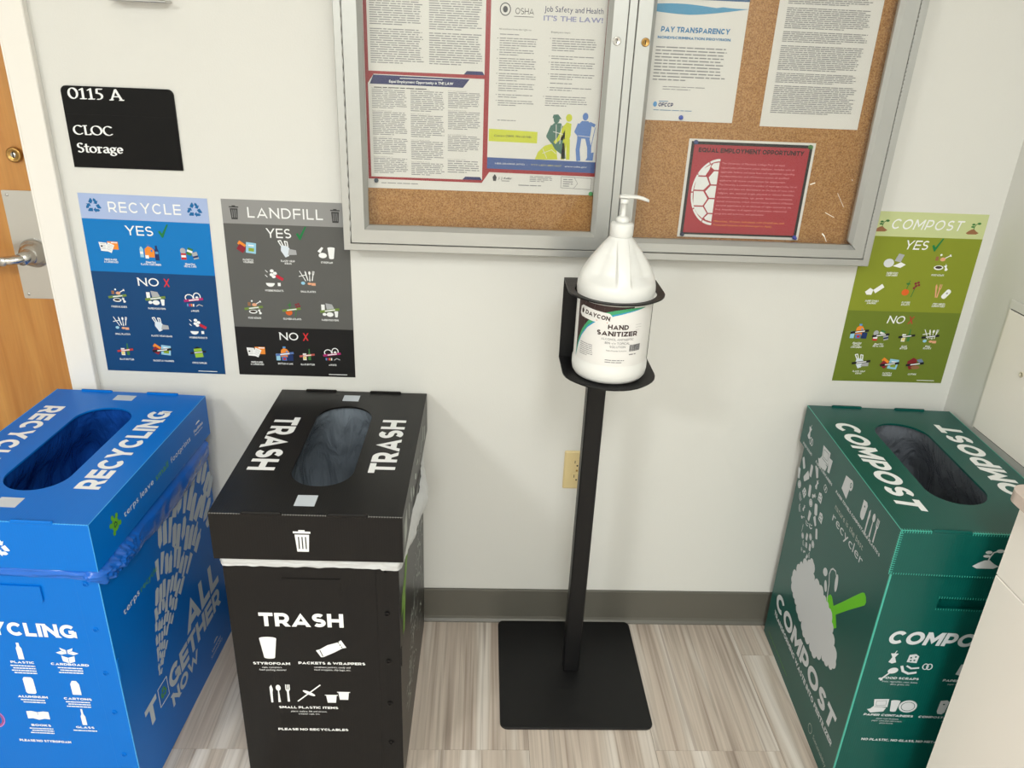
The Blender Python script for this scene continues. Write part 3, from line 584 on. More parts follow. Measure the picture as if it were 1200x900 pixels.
TXT = ink((142, 142, 144)); TXD = ink((60, 60, 66)); RD = ink((158, 42, 50)); NV = ink((36, 42, 98))
def sheet(name, label, cat, x0, x1, z0, z1, mat=paper_m, y=YP, th=.0006, group=None, pts=None):
    t = thing(name, label, cat, (x0, 0, z0), 0, group)
    g = G(); pts = pts or [(0, 0), (x1-x0, 0), (x1-x0, z1-z0), (0, z1-z0)]
    g.prism(pts, 1, y-th, y, mat); g.obj('sheet', t)
    return t, Pr(lambda a, b, h: (a, y-th-h, b)), x1-x0, z1-z0
# labour law poster
X0, Z0, X1, Z1 = -.282, 1.2335, .2418, 1.90
t, P, W, H = sheet('poster', 'large labor law poster with red dividers filling the left cork panel', 'poster', X0, X1, Z0, Z1)
def q(x, z): return (x-X0, z-Z0)
B = P.new(); B.poly([q(-.2628, 1.2535), q(-.012, 1.2525), q(.004, 1.2765), q(X1, 1.2745), q(X1, Z1-.02), q(-.2628, Z1-.02)], RD)
B.poly([q(-.2555, 1.4765), q(-.0115, 1.4765), q(-.0115, 1.84), q(-.2555, 1.84)], paper_m, 1)
B.poly([q(-.2565, 1.2585), q(-.0115, 1.2585), q(-.0115, 1.4690), q(-.245, 1.4705), q(-.2575, 1.4525)], paper_m, 1)
B.poly([q(-.0012, 1.2845), q(.2389, 1.2825), q(.2389, 1.84), q(-.0012, 1.84)], paper_m, 1); B.obj('color_band', t)
B = P.new(); B.poly([q(-.246, 1.4690), q(-.0425, 1.4675), q(-.0565, 1.4500), q(-.2535, 1.4510)], NV, 2); B.poly([q(-.055, 1.4765), q(-.0115, 1.4765), q(-.016, 1.4835), q(-.049, 1.4835)], NV, 2)
B.poly([q(-.055, 1.2585), q(-.0115, 1.2585), q(-.016, 1.2650), q(-.049, 1.2650)], NV, 2); B.poly([q(-.0012, 1.2845), q(.2389, 1.2825), q(.2389, 1.3062), q(-.0012, 1.3088)], ink((66, 92, 152)), 2)
B.poly([q(.0010, 1.3430), q(.1071, 1.3420), q(.1071, 1.3660), q(.0010, 1.3690)], ink((206, 212, 62)), 2); B.obj('banner', t)
B = P.new(); B.text('Equal Employment Opportunity is THE LAW', *[v-X0 for v in (-.213, -.078)], 1.4545-Z0, .0052, W_, 1, .15, 3); B.rect(-.19-X0, -.10-X0, 1.4632-Z0, 1.4646-Z0, W_, 3)
B.text('Job Safety and Health', .1088-X0, .2305-X0, 1.6035-Z0, .0105, NV, 0, 0, 2); B.text("IT'S THE LAW!", .1081-X0, .2305-X0, 1.5865-Z0, .0095, ink((150, 152, 190)), 1, 0, 2)
B.text('OSHA', .049-X0, .087-X0, 1.5965-Z0, .0115, BLK, 0, 0, 2); B.rect(.0465-X0, .087-X0, 1.5915-Z0, 1.5925-Z0, BLK, 2); B.ring(.0282-X0, 1.6045-Z0, .0105, .0115, .0018, TXD, 2); B.ell(.0282-X0, 1.6045-Z0, .005, .006, TXD, 2)
B.text('All workers have the right to:', .0165-X0, .084-X0, 1.5660-Z0, .0032, TXD, 1, 0, 2); B.text('Employers must:', .125-X0, .165-X0, 1.5640-Z0, .0032, TXD, 1, 0, 2)
B.text('Contact OSHA. We can help.', .0125-X0, .0945-X0, 1.3530-Z0, .0044, TXD, 1, .2, 4)
B.text('1-800-321-OSHA (6742)  -', .0165-X0, .088-X0, 1.2945-Z0, .0034, W_, 1, 0, 4); B.text('TTY 1-877-889-5627', .096-X0, .164-X0, 1.2940-Z0, .0034, ink((200, 195, 120)), 0, 0, 4); B.text('www.osha.gov', .171-X0, .220-X0, 1.2935-Z0, .0034, W_, 1, 0, 4)
B.text('J. J. Keller', .0245-X0, .055-X0, 1.2625-Z0, .0046, TXD, 0, .2, 2); B.rect(.032-X0, .050-X0, 1.258-Z0, 1.2595-Z0, TXT, 2); B.poly([q(.0135, 1.258), q(.0195, 1.258), q(.021, 1.266), q(.0165, 1.273), q(.012, 1.266)], TXD, 2)
B.obj('lettering', t)
B = P.new()
B.para(-.250-X0, -.139-X0, 1.632-Z0, 1.82-Z0, 42, TXT, 81, 2); B.para(-.128-X0, -.017-X0, 1.632-Z0, 1.82-Z0, 42, TXT, 82, 2); B.para(.02-X0, .22-X0, 1.64-Z0, 1.80-Z0, 26, TXT, 83, 2, .38)
for k, (a, b, c, d, n, s_) in enumerate(((-.250, -.139, 1.565, 1.625, 14, 1), (-.250, -.139, 1.4915, 1.560, 16, 2), (-.128, -.017, 1.5600, 1.625, 15, 3), (-.128, -.017, 1.4930, 1.5560, 14, 4),
    (-.250, -.175, 1.402, 1.441, 11, 5), (-.250, -.175, 1.347, 1.396, 13, 6), (-.250, -.175, 1.307, 1.342, 9, 7), (-.250, -.175, 1.266, 1.300, 9, 8), (-.168, -.095, 1.398, 1.441, 11, 9), (-.168, -.095, 1.345, 1.392, 12, 10), (-.168, -.095, 1.298, 1.338, 10, 11), (-.168, -.095, 1.264, 1.292, 7, 12),
    (-.088, -.018, 1.408, 1.441, 9, 13), (-.088, -.018, 1.364, 1.402, 10, 14), (-.088, -.018, 1.318, 1.352, 9, 15), (-.088, -.018, 1.272, 1.300, 6, 16))):
    B.para(a-X0, b-X0, c-Z0, d-Z0, n, TXT, s_, 2)
    B.text('Notice to all employees covered', a-X0, a-X0+(b-a)*.55, d-Z0+.0008, .0016, TXD, 1, 0, 2) if k > 3 else None
for k, (a, b, z, n) in enumerate(((.0185, .098, 1.5600, 1), (.0185, .098, 1.5525, 5), (.0185, .098, 1.5300, 3), (.0185, .098, 1.5135, 6), (.0185, .098, 1.4840, 4), (.0185, .098, 1.4640, 4), (.0185, .098, 1.4420, 2), (.0185, .098, 1.4300, 3), (.0185, .098, 1.3900, 1),
    (.128, .2225, 1.5560, 6), (.128, .2225, 1.5220, 2), (.128, .2225, 1.5100, 4), (.128, .2225, 1.4870, 3), (.128, .2225, 1.4690, 1), (.128, .2225, 1.4600, 2), (.120, .2120, 1.4420, 5))):
    B.para(a-X0, b-X0, z-n*.0045-Z0, z-Z0, n, TXT, 20+k, 2, .38, 0, .5, .012); B.ell(a-.004-X0, z-.0025-Z0, .0009, .0009, TXD, 2, 6) if n > 1 else 0
B.para(-.235-X0, -.100-X0, 1.2435-Z0, 1.2475-Z0, 1, TXT, 50, 1); B.para(-.245-X0, -.060-X0, 1.4425-Z0, 1.4465-Z0, 1, TXD, 51, 2)
B.para(.095-X0, .150-X0, 1.2585-Z0, 1.2725-Z0, 4, TXT, 52, 1); B.para(.070-X0, .155-X0, 1.2485-Z0, 1.2530-Z0, 1, TXT, 53, 1)
B.line([(a-X0, b-Z0) for a, b in ((.1655, 1.248), (.1655, 1.2725), (.2335, 1.2705), (.2335, 1.246))], .0007, TXD, 1, True); B.line([(.195-X0, 1.248-Z0), (.203-X0, 1.2585-Z0), (.195-X0, 1.271-Z0)], .0006, TXD, 1)
B.para(.170-X0, .193-X0, 1.2500-Z0, 1.2690-Z0, 4, TXT, 54, 1)
B.obj('fine_print', t)['kind'] = 'stuff'
# three worker silhouettes
def worker(c, x, z, kind):
    Q = P.new().at(x-X0, z-Z0, 1, 0, 3)
    if kind == 0:
        Q.ell(.010, .080, .0065, .0075, c); Q.poly([(.001, .083), (.003, .090), (.013, .091), (.019, .084), (.021, .081)], c); Q.poly([(.0, .034), (-.002, .066), (.006, .073), (.020, .073), (.030, .060), (.031, .030), (.024, .008), (.010, .018)], c)
        Q.line([(.002, .065), (-.006, .045), (.004, .034)], .009, c); Q.line([(.026, .03), (.030, .0)], .009, c)
        Q.line([(.004, .055), (.026, .050)], .0012, paper_m, 1); Q.line([(.010, .070), (.012, .03)], .0012, paper_m, 1); Q.line([(.022, .070), (.020, .03)], .0012, paper_m, 1)
        return Q
    if kind == 1:
        Q.poly([(-.046, -.004), (-.040, .012), (-.026, .026), (-.010, .031), (.000, .024), (.004, -.002)], c); Q.ell(.024, .086, .0068, .0080, c); Q.poly([(.008, .040), (.014, .070), (.020, .077), (.030, .074), (.030, .050), (.026, .036)], c)
        Q.line([(.016, .068), (.004, .042), (-.004, .034)], .007, c); Q.line([(.018, .040), (.015, .0)], .008, c); Q.line([(.025, .040), (.027, .0)], .008, c); Q.line([(-.03, .010), (-.01, .018), (.0, .010)], .001, paper_m, 1); Q.line([(-.03, .020), (-.02, .0)], .001, paper_m, 1); return Q
    Q.ell(.013, .092, .0062, .0080, c); Q.poly([(-.002, .046), (-.002, .074), (.006, .083), (.020, .083), (.028, .074), (.026, .046)], c); Q.line([(.024, .078), (.034, .074)], .007, c); Q.line([(.0, .076), (-.006, .060), (.004, .050)], .006, c)
    Q.line([(.003, .048), (.001, .022), (.004, .0)], .009, c); Q.line([(.020, .048), (.026, .028), (.028, .002)], .009, c); Q.line([(.036, .070), (.026, .004)], .0014, c); Q.line([(0, .052), (.026, .050)], .001, paper_m, 1); Q.poly([(.020, 0), (.036, 0), (.037, .018), (.028, .016)], c); return Q
for c, x, z, k in (((70, 112, 100), .137, 1.313, 0), ((200, 205, 50), .150, 1.3115, 1), ((92, 128, 192), .1965, 1.3095, 2)): worker(ink(c), x, z, k).obj('worker_picture', t)
# right panel papers
X0, Z0 = .3155, 1.400
t, P, W, H = sheet('notice', 'white pay transparency notice under a blue wave banner', 'notice', X0, .5315, Z0, 1.679)
B = P.new(); n = 16
up = [(W*i/n, .2215+.004*sin(i/n*5)+(.003 if i > 11 else 0)) for i in range(n+1)]; lo = [(W*i/n, .2155-.006*sin(i/n*PI*1.1)+.013*max(0, (i/n-.45))**1) for i in range(n+1)]
for i in range(n): B.poly([lo[i], lo[i+1], (up[i+1][0], up[i+1][1]+.004), (up[i][0], up[i][1]+.004)], ink((70, 148, 190)), 1)
B.rect(0, W, .238, H, ink((48, 92, 140)), 0); B.ell(.055, .246, .030, .010, ink((40, 44, 60)), 1); B.obj('color_band', t)
B = P.new(); BL = ink((64, 128, 178)); B.text('PAY TRANSPARENCY', .0380, .1832, .1755, .0105, BL, 1, .05, 1); B.text('NONDISCRIMINATION PROVISION', .0330, .1870, .1625, .0052, BL, 1, 0, 1)
B.text('OFCCP', .0495, .0815, .0285, .0080, NV, 1, .1, 1); B.rect(.050, .070, .0385, .0400, BL, 1); B.ell(.0425, .033, .0042, .0055, SKY, 1); B.obj('lettering', t)
B = P.new(); B.para(.0315, .1880, .0800, .1500, 11, TXT, 61, 1, .36, 0, .45, .02); B.para(.055, .155, .0620, .0720, 2, TXT, 62, 1, .3); B.para(.040, .180, .0195, .0235, 1, ink((120, 150, 180)), 63, 1, .4); B.obj('fine_print', t)['kind'] = 'stuff'
X0, Z0 = .5937, 1.396
t, P, W, H = sheet('notice', 'white sheet densely covered in grey text right of the pay notice', 'notice', X0, .8125, Z0, 1.675)
B = P.new()
for k, (a, b, n) in enumerate(((.2420, .2720, 8), (.1960, .2370, 11), (.1700, .1920, 6), (.1150, .1650, 13), (.0900, .1110, 6), (.0280, .0860, 15))): B.para(.018, .200, a, b, n, TXT, 70+k, 1, .45, 0, .7, .014)
B.obj('fine_print', t)['kind'] = 'stuff'
X0, Z0 = .4426, 1.1465
t, P, W, H = sheet('notice', 'red laminated landscape notice with a black inner border on the right cork panel', 'notice', X0, .7268, Z0, 1.3645, y=YP-.0003)
B = P.new(); B.rect(.006, W-.006, .006, H-.005, BLK); RR = ink((168, 42, 56)); B.rect(.0125, W-.0125, .0105, H-.0115, RR, 1); B.obj('color_band', t)
B = P.new(); B.text('EQUAL EMPLOYMENT OPPORTUNITY', .0235, .2610, .1900, .0100, ink((40, 12, 18)), 1, 0, 2)
PK = ink((226, 150, 156)); YL = ink((230, 150, 70))
LN = ('The University of Maryland, College Park, an equal', 'opportunity/affirmative action employer, complies with all', 'applicable federal and state laws and regulations regarding', 'nondiscrimination and affirmative action; all qualified', 'applicants will receive consideration for employment.', 'The University is committed to a policy of equal opportunity for all', 'persons and does not discriminate on the basis of race, color,', 'religion, sex, national origin, physical or mental disability,', 'protected veteran status, age, gender identity or expression,', 'sexual orientation, creed, marital status, political affiliation,', 'personal appearance, or on the basis of rights secured by the', 'First Amendment, in all aspects of employment, educational', 'programs and activities, and admissions.')
for k, s_ in enumerate(LN): B.text(s_, .0800, .0800+min(.178, len(s_)*.00285), .1660-k*.0093, .0040, PK, 0, 0, 2)
B.text('Minorities, Women, Individuals with Disabilities, and', .0805, .2440, .0365, .0042, YL, 1, 0, 2); B.text('Protected Veterans Are Encouraged to Apply.', .0805, .2180, .0280, .0042, YL, 1, 0, 2); B.obj('lettering', t)
# half turtle shell emblem: white scutes in a segmented rim
B = P.new(); Q = B.at(.0765, .1030, 1, 0, 2); ns = 26
def el(r, a): return (-.0575*r*sin(a), .0740*r*cos(a))
for a0, a1 in ((.02, .42), (.46, .98), (1.02, 1.56), (1.60, 2.10), (2.14, 2.68), (2.72, 3.12)):
    m_ = 5; Q.poly([el(1, a0+(a1-a0)*i/m_) for i in range(m_+1)]+[el(.93, a1-(a1-a0)*i/m_) for i in range(m_+1)], W_)
Q.poly([(-.002, .0665), (-.016, .0640), (-.020, .0560), (-.012, .0500), (-.002, .0500)], W_)
Q.poly([(-.020, .0620), (-.038, .0500), (-.0475, .0370), (-.030, .0370), (-.023, .0500)], W_)
Q.poly([(-.002, .0470), (-.012, .0470), (-.022, .0330), (-.015, .0180), (-.002, .0180)], W_)
Q.poly([(-.0490, .0340), (-.0520, .0050), (-.030, .0050), (-.0185, .0180), (-.027, .0340)], W_)
Q.poly([(-.002, .0150), (-.015, .0150), (-.0255, .0020), (-.015, -.0120), (-.002, -.0120)], W_)
Q.poly([(-.0520, .0020), (-.0490, -.0300), (-.027, -.0300), (-.0185, -.0140), (-.030, .0020)], W_)
Q.poly([(-.002, -.0150), (-.015, -.0150), (-.0235, -.0310), (-.013, -.0460), (-.002, -.0460)], W_)
Q.poly([(-.0475, -.0330), (-.038, -.0480), (-.024, -.0590), (-.0155, -.0470), (-.026, -.0330)], W_)
Q.poly([(-.002, -.0490), (-.012, -.0490), (-.020, -.0580), (-.016, -.0620), (-.002, -.0660)], W_); Q.obj('shell_emblem', t)
for x, z, c, lb in ((.2340, 1.2370, (70, 160, 90), 'green push pin at the lower right corner of the labor law poster'), (-.2459, 1.2500, (60, 78, 96), 'slate blue push pin at the lower left of the labor law poster'), (.4175, 1.4075, (48, 82, 190), 'blue push pin at the bottom of the pay transparency notice'),
                    (.4575, 1.3575, (52, 72, 130), 'dark blue push pin at the upper left corner of the red notice'), (.7145, 1.3560, (70, 130, 70), 'green push pin at the upper right corner of the red notice'), (.4530, 1.1530, (44, 54, 84), 'navy push pin at the lower left corner of the red notice'), (.7170, 1.1530, (44, 62, 180), 'bright blue push pin at the lower right corner of the red notice')):
    g = G(); g.lathe([(.0012, .0008), (.0048, -.0005), (.0050, -.002), (.0022, -.003), (.0018, -.007), (.0034, -.0095), (.0030, -.0105), (0, -.0108)], (x, YP-.0012, z), M('pin_%d' % (c[2]+c[0]), c, .3), 20, 1); tag(g.obj('push_pin'), lb, 'pin')

# ================================================================ WALL SIGN AND POSTERS
def arc(cx, cy, rx, ry, a0, a1, n=14): return [(cx+rx*cos(math.radians(a0+(a1-a0)*i/n)), cy+ry*sin(math.radians(a0+(a1-a0)*i/n))) for i in range(n+1)]
NIB = [(.092*cos(a)*cos(.35)-.040*sin(a)*sin(.35), .092*cos(a)*sin(.35)+.040*sin(a)*cos(.35)) for a in [2*PI*i/12 for i in range(12)]]
def hull(p):
    p = sorted(set(p)); 
    def h(q):
        o = []
        for c in q:
            while len(o) > 1 and (o[-1][0]-o[-2][0])*(c[1]-o[-2][1])-(o[-1][1]-o[-2][1])*(c[0]-o[-2][0]) <= 0: o.pop()
            o.append(c)
        return o[:-1]
    return h(p)+h(p[::-1])
SER = {'0': (.80, [arc(.4, .5, .30, .46, 90, 450, 22)]), '1': (.58, [[(.30, .04), (.30, .95), (.12, .82)], [(.12, .04), (.48, .04)]]),
 '5': (.66, [[(.52, .95), (.18, .95), (.15, .58)]+arc(.22, .31, .28, .27, 90, -100, 12)]), 'A': (.88, [[(.08, .04), (.42, .96), (.78, .04)], [(.2, .33), (.62, .33)], [(-.02, .03), (.16, .03)], [(.66, .03), (.9, .03)]]),
 'C': (.80, [arc(.46, .5, .38, .46, 48, 312, 18)]), 'L': (.62, [[(.2, .96), (.2, .04), (.58, .04), (.6, .16)], [(.08, .96), (.32, .96)]]), 'O': (.98, [arc(.48, .5, .40, .46, 90, 450, 24)]),
 'S': (.60, [arc(.30, .72, .20, .23, 35, 250, 10)+arc(.28, .26, .22, .24, 80, -145, 10)]), 't': (.42, [[(.2, .86), (.2, .18)]+arc(.31, .17, .11, .14, 180, 300, 6), [(.06, .62), (.38, .62)]]),
 'o': (.66, [arc(.32, .32, .25, .29, 90, 450, 20)]), 'r': (.50, [[(.16, .04), (.16, .62), (.06, .60)], [(.16, .42)]+arc(.32, .42, .14, .17, 150, 50, 5), [(.06, .03), (.28, .03)]]),
 'a': (.58, [arc(.26, .46, .17, .15, 150, 0, 6)+[(.43, .14), (.52, .05)], [(.43, .36)]+arc(.25, .19, .17, .15, 90, 300, 8)+[(.43, .14)]]),
 'g': (.60, [arc(.26, .42, .18, .18, 90, 450, 16), [(.40, .55), (.54, .60)], [(.16, .24), (.14, .12), (.38, .08)]+arc(.28, -.08, .22, .14, 40, -220, 12)+[(.2, .1)]]), 'e': (.56, [[(.10, .33), (.46, .33)]+arc(.28, .33, .19, .28, 0, 310, 14)])}
def serif_text(P, s, x0, x1, base, cap, m, L=0):
    W = sum(SER[c][0] if c != ' ' else .42 for c in s); k = (x1-x0)/W; X = 0; cnt = 0
    for c in s:
        if c == ' ': X += .42; continue
        wd, st = SER[c]
        for line in st:
            for a, b in zip(line, line[1:]):
                hp = hull([(round(a[0]+n[0], 5), round(a[1]+n[1], 5)) for n in NIB]+[(round(b[0]+n[0], 5), round(b[1]+n[1], 5)) for n in NIB])
                cnt += 1; P.poly([(x0+(X+p[0])*k, base+p[1]*cap) for p in hp], m, L)
        X += wd
SX, SZ, SW, SH = -.9084, 1.2531, .2353, .1687
t = thing('room_sign', 'black room sign reading 0115 A CLOC Storage between door and notice board', 'sign', (SX, 0, SZ))
sm = M('sign_plastic', (14, 14, 15), .30, spec=.18, bump=.1, bscale=600)
pts = [(0, 0), (SW, 0)]+arc(SW-.012, SH-.012, .012, .012, 0, 90, 5)+arc(.012, SH-.012, .012, .012, 90, 180, 5)
g = G(); g.prism(pts, 1, -.0035, 0, sm); g.obj('panel', t)
g = G(); g.box(.0015, SW-.0015, -.0039, -.0035, .0015, SH*.66, sm, .0001); g.obj('insert', t)
P = Pr(lambda a, b, h: (a, -.0039-h, b))
serif_text(P, '0115 A', .0135, .128, SH*.845, .0225, whitei); serif_text(P, 'CLOC', .0115, .0955, SH*.41, .0200, whitei); serif_text(P, 'Storage', .0135, .1120, SH*.19, .0205, whitei); P.obj('lettering', t)
t = thing('wall_holder', 'grey edge of a holder on the wall above the room sign', 'holder', (-.7662, 0, 1.588))
g = G(); g.box(0, .100, -.030, 0, .002, .12, steel, .002); g.obj('body', t); g = G(); g.box(-.002, .113, -.034, 0, 0, .004, steel, .001); g.obj('lip', t)

PW, PH = .2852, .4318
def bin_poster(label, x0, z0, rz, bands, title, tw, shear, head_ink, icons, yes, no, hicon, tt=0):
    t = thing('poster', label, 'poster', (x0, 0, z0)); t.rotation_euler = (0, rz, 0)
    g = G(); g.box(0, PW, -.0008, 0, 0, PH, paper_m); g.obj('sheet', t)
    mp = lambda a, b, h: (a*PW, -.0008-h, b*PH)
    ed = [1]+[b[0] for b in bands]+[0]
    for k in range(len(bands)+0):
        z1 = 1 if k == 0 else bands[k-1][1]; z0_ = bands[k][1]
        P = Pr(mp); P.rect(0, 1, z0_, z1, ink(bands[k][0])); P.obj('color_band', t)
    # square-unit printer for lettering and pictures
    mq = lambda a, b, h: (a, -.0008-h, b)
    P = Pr(mq); U = lambda u: u*PW; V = lambda v: v*PH
    P.text(title, U(tw[0]), U(tw[1]), V(.9065), V(.055), whitei, 0, shear, 1, .2)
    P.text('YES', U(yes[0]), U(yes[1]), V(yes[2]), V(.051), whitei, 0, shear, 1); P.text('NO', U(no[0]), U(no[1]), V(no[2]), V(.046), whitei, 0, shear, 1)
    for (fn, u, v, sc, bc, cap, cv) in icons:
        for k, c in enumerate(cap.split('|')): P.text(c, U(u), None, V(cv)-k*.0056, .0046, whitei, 1, shear, 1, .10, 'c', .66)
    P.rect(U(.77), U(.93), V(.013), V(.013)+.0016, whitei, 1)
    P.obj('lettering', t)
    Q = Pr(mq).at(U(yes[1])+.022, V(yes[2])+.011, .0185, 0, 1); check(Q, ink((26, 120, 66))); Q.obj('check_mark', t)
    Q = Pr(mq).at(U(no[1])+.018, V(no[2])+.0095, .0125, 0, 1); cross(Q, ink((214, 48, 52)) if not tt else ink((176, 60, 48))); Q.obj('cross_mark', t)
    for u in hicon[1]:
        Q = Pr(mq).at(U(u), V(hicon[2]), hicon[3], 0, 1); hicon[0](Q); Q.obj('pictogram', t)
    for (fn, u, v, sc, bc, cap, cv) in icons:
        Q = Pr(mq).at(U(u), V(v), sc*(1.30 if tt else 1.17), 0, 1); fn(Q)
        if bc: band(Q, ink(bc))
        Q.obj('pictogram', t)
    return t
GB, PB, RB, KB = (112, 138, 62), (170, 40, 110), (190, 60, 60), (30, 30, 34)
I = .0185
dr_ = ink((12, 100, 160))
RX, RZ = -.9196, .7649
bin_poster('blue recycle poster beside the door frame', RX, RZ, 0.012, [((166, 184, 222), .868), ((0, 118, 192), .583), ((8, 66, 116), 0)], 'RECYCLE', (.221, .785), 0, None, [
 (papers, .177, .722, .0185, None, 'MIXED PAPER|& CARDBOARD', .645), (containers, .494, .702, .0195, None, '(Rinsed Out)|PLASTIC CONTAINERS', .640), (cans, .808, .702, .0185, None, '(Rinsed Out)|METAL CANS', .638),
 (scraps, .184, .446, I, GB, 'FOODS & LIQUIDS', .380), (fooditems, .491, .442, .0205, GB, 'PAPER FOOD ITEMS', .377), (ewaste, .803, .442, .0195, PB, 'e-WASTE', .372), (smallpl, .176, .288, .017, None, 'SMALL PLASTICS', .219), (bag, .500, .285, I, None, 'PLASTIC WRAP & BAGS', .216), (hygiene, .804, .285, .0185, None, 'HYGIENE PRODUCTS', .214),
 (glassb, .177, .128, .0165, RB, 'GLASS BOTTLES', .067), (packets, .486, .136, .0195, KB, 'PACKETS & WRAPPERS', .065), (office, .789, .131, .0165, KB, 'OFFICE SUPPLIES', .060)],
 (.327, .545, .788), (.365, .535, .510), (lambda Q: arrows(Q, dr_, None), (.108, .892), .936, .0205))
dg_ = ink((62, 62, 62)); hb_ = ink((144, 144, 144))
LX, LZ = -.6003, .7623
bin_poster('dark grey landfill poster between the blue poster and the board corner', LX, LZ, 0.003, [((146, 146, 145), .872), ((92, 92, 90), .292), ((24, 23, 23), 0)], 'LANDFILL', (.200, .795), 0, None, [
 (packets, .170, .743, .0195, None, 'PACKETS &|WRAPPERS', .672), (bag, .491, .739, .0205, None, 'PLASTIC WRAP|& BAGS', .672), (styro, .806, .732, .0180, None, 'STYROFOAM', .671), (hygiene, .361, .580, .0195, None, 'HYGIENE PRODUCTS', .503), (smallpl, .640, .584, .0185, None, 'SMALL PLASTICS', .503),
 (scraps, .178, .406, .0190, GB, 'FOOD SCRAPS', .341), (flowers, .491, .402, .0190, GB, 'FLOWERS & PLANTS', .341), (fooditems, .809, .404, .0200, GB, 'PAPER FOOD ITEMS', .341),
 (papers, .161, .145, .0190, None, 'MIXED PAPER|& CARDBOARD', .074), (plasticno, .404, .135, .0190, (90, 120, 180), 'BOTTLES & CANS', .069), (glassb, .594, .130, .0160, (190, 90, 80), 'GLASS BOTTLES', .068), (ewaste, .808, .140, .0185, PB, 'e-WASTE', .069)],
 (.334, .532, .802), (.371, .529, .219), (lambda Q: trashcan(Q, dg_, hb_), (.095, .893), .933, .0175))
KX, KZ = .8914, .7858
bin_poster('green compost poster between the board and the side wall', KX, KZ, .0, [((196, 205, 150), .865), ((134, 145, 42), .437), ((108, 124, 40), 0)], 'COMPOST', (.200, .795), .22, None, [
 (boxes, .307, .723, .0215, None, 'PAPER FOOD|CONTAINERS', .655), (scraps, .701, .726, .0200, None, 'FOOD SCRAPS', .651), (towels, .190, .560, .0190, None, 'PAPER TOWELS|& NAPKINS', .490), (flowers, .488, .572, .0195, None, 'FLOWERS|& PLANTS', .487), (compware, .779, .560, .0200, None, '(TERP LABELED)|COMPOSTABLE', .483),
 (plasticno, .147, .311, .0175, KB, '(Rinsed Out)|PLASTIC|CONTAINERS', .235), (cans, .341, .292, .0165, KB, '(Rinsed Out)|METAL CANS', .232), (glassb, .573, .290, .0160, KB, 'GLASS|BOTTLES', .222), (smallpl, .784, .292, .0170, KB, 'SMALL|PLASTICS', .226),
 (bag, .223, .122, .0180, KB, 'PLASTIC WRAP|& BAGS', .058), (packets, .484, .114, .0185, KB, 'PACKETS &|WRAPPERS', .050), (clothing, .712, .118, .0175, KB, 'CLOTHING', .048)],
 (.352, .550, .796), (.366, .513, .365), (lambda Q: sprout(Q, BRN, GRN), (.124, .896), .927, .0165), 1)

# outlet
t = thing('power_outlet', 'almond duplex power outlet low on the wall behind the sanitizer pole', 'outlet', (.2233, 0, .4517))
g = G(); g.grid([[(x, -y, z) for x, z in rr(.035-d, .057-d, .004, 3, .035, .057)] for y, d in ((0, 0), (.003, 0), (.0055, .0035))], almond, True, False, True, True); g.obj('cover_plate', t)
for zc in (.0785, .0355):
    g = G(); p = [(x, max(min(z, zc+.0135), zc-.0135)) for x, z in arc(.035, zc, .0172, .0172, 0, 360, 28)[:-1]]; g.prism(p, 1, -.0072, -.0055, almond); r_ = g.obj('receptacle', t)
    g = G(); g.box(.0275, .0293, -.0074, -.0071, zc+.001, zc+.009, dark_m); g.box(.0405, .0423, -.0074, -.0071, zc+.002, zc+.0085, dark_m); g.lathe([(.0024, -.0071), (.0024, -.0074), (0, -.0074)], (.035, 0, zc-.006), dark_m, 12, 1); g.obj('slots', r_)
for zc, nm in ((.057, 'screw'),):
    g = G(); g.lathe([(.003, -.0055), (.0028, -.0066), (0, -.0068)], (.035, 0, zc), brass, 14, 1); g.obj(nm, t)

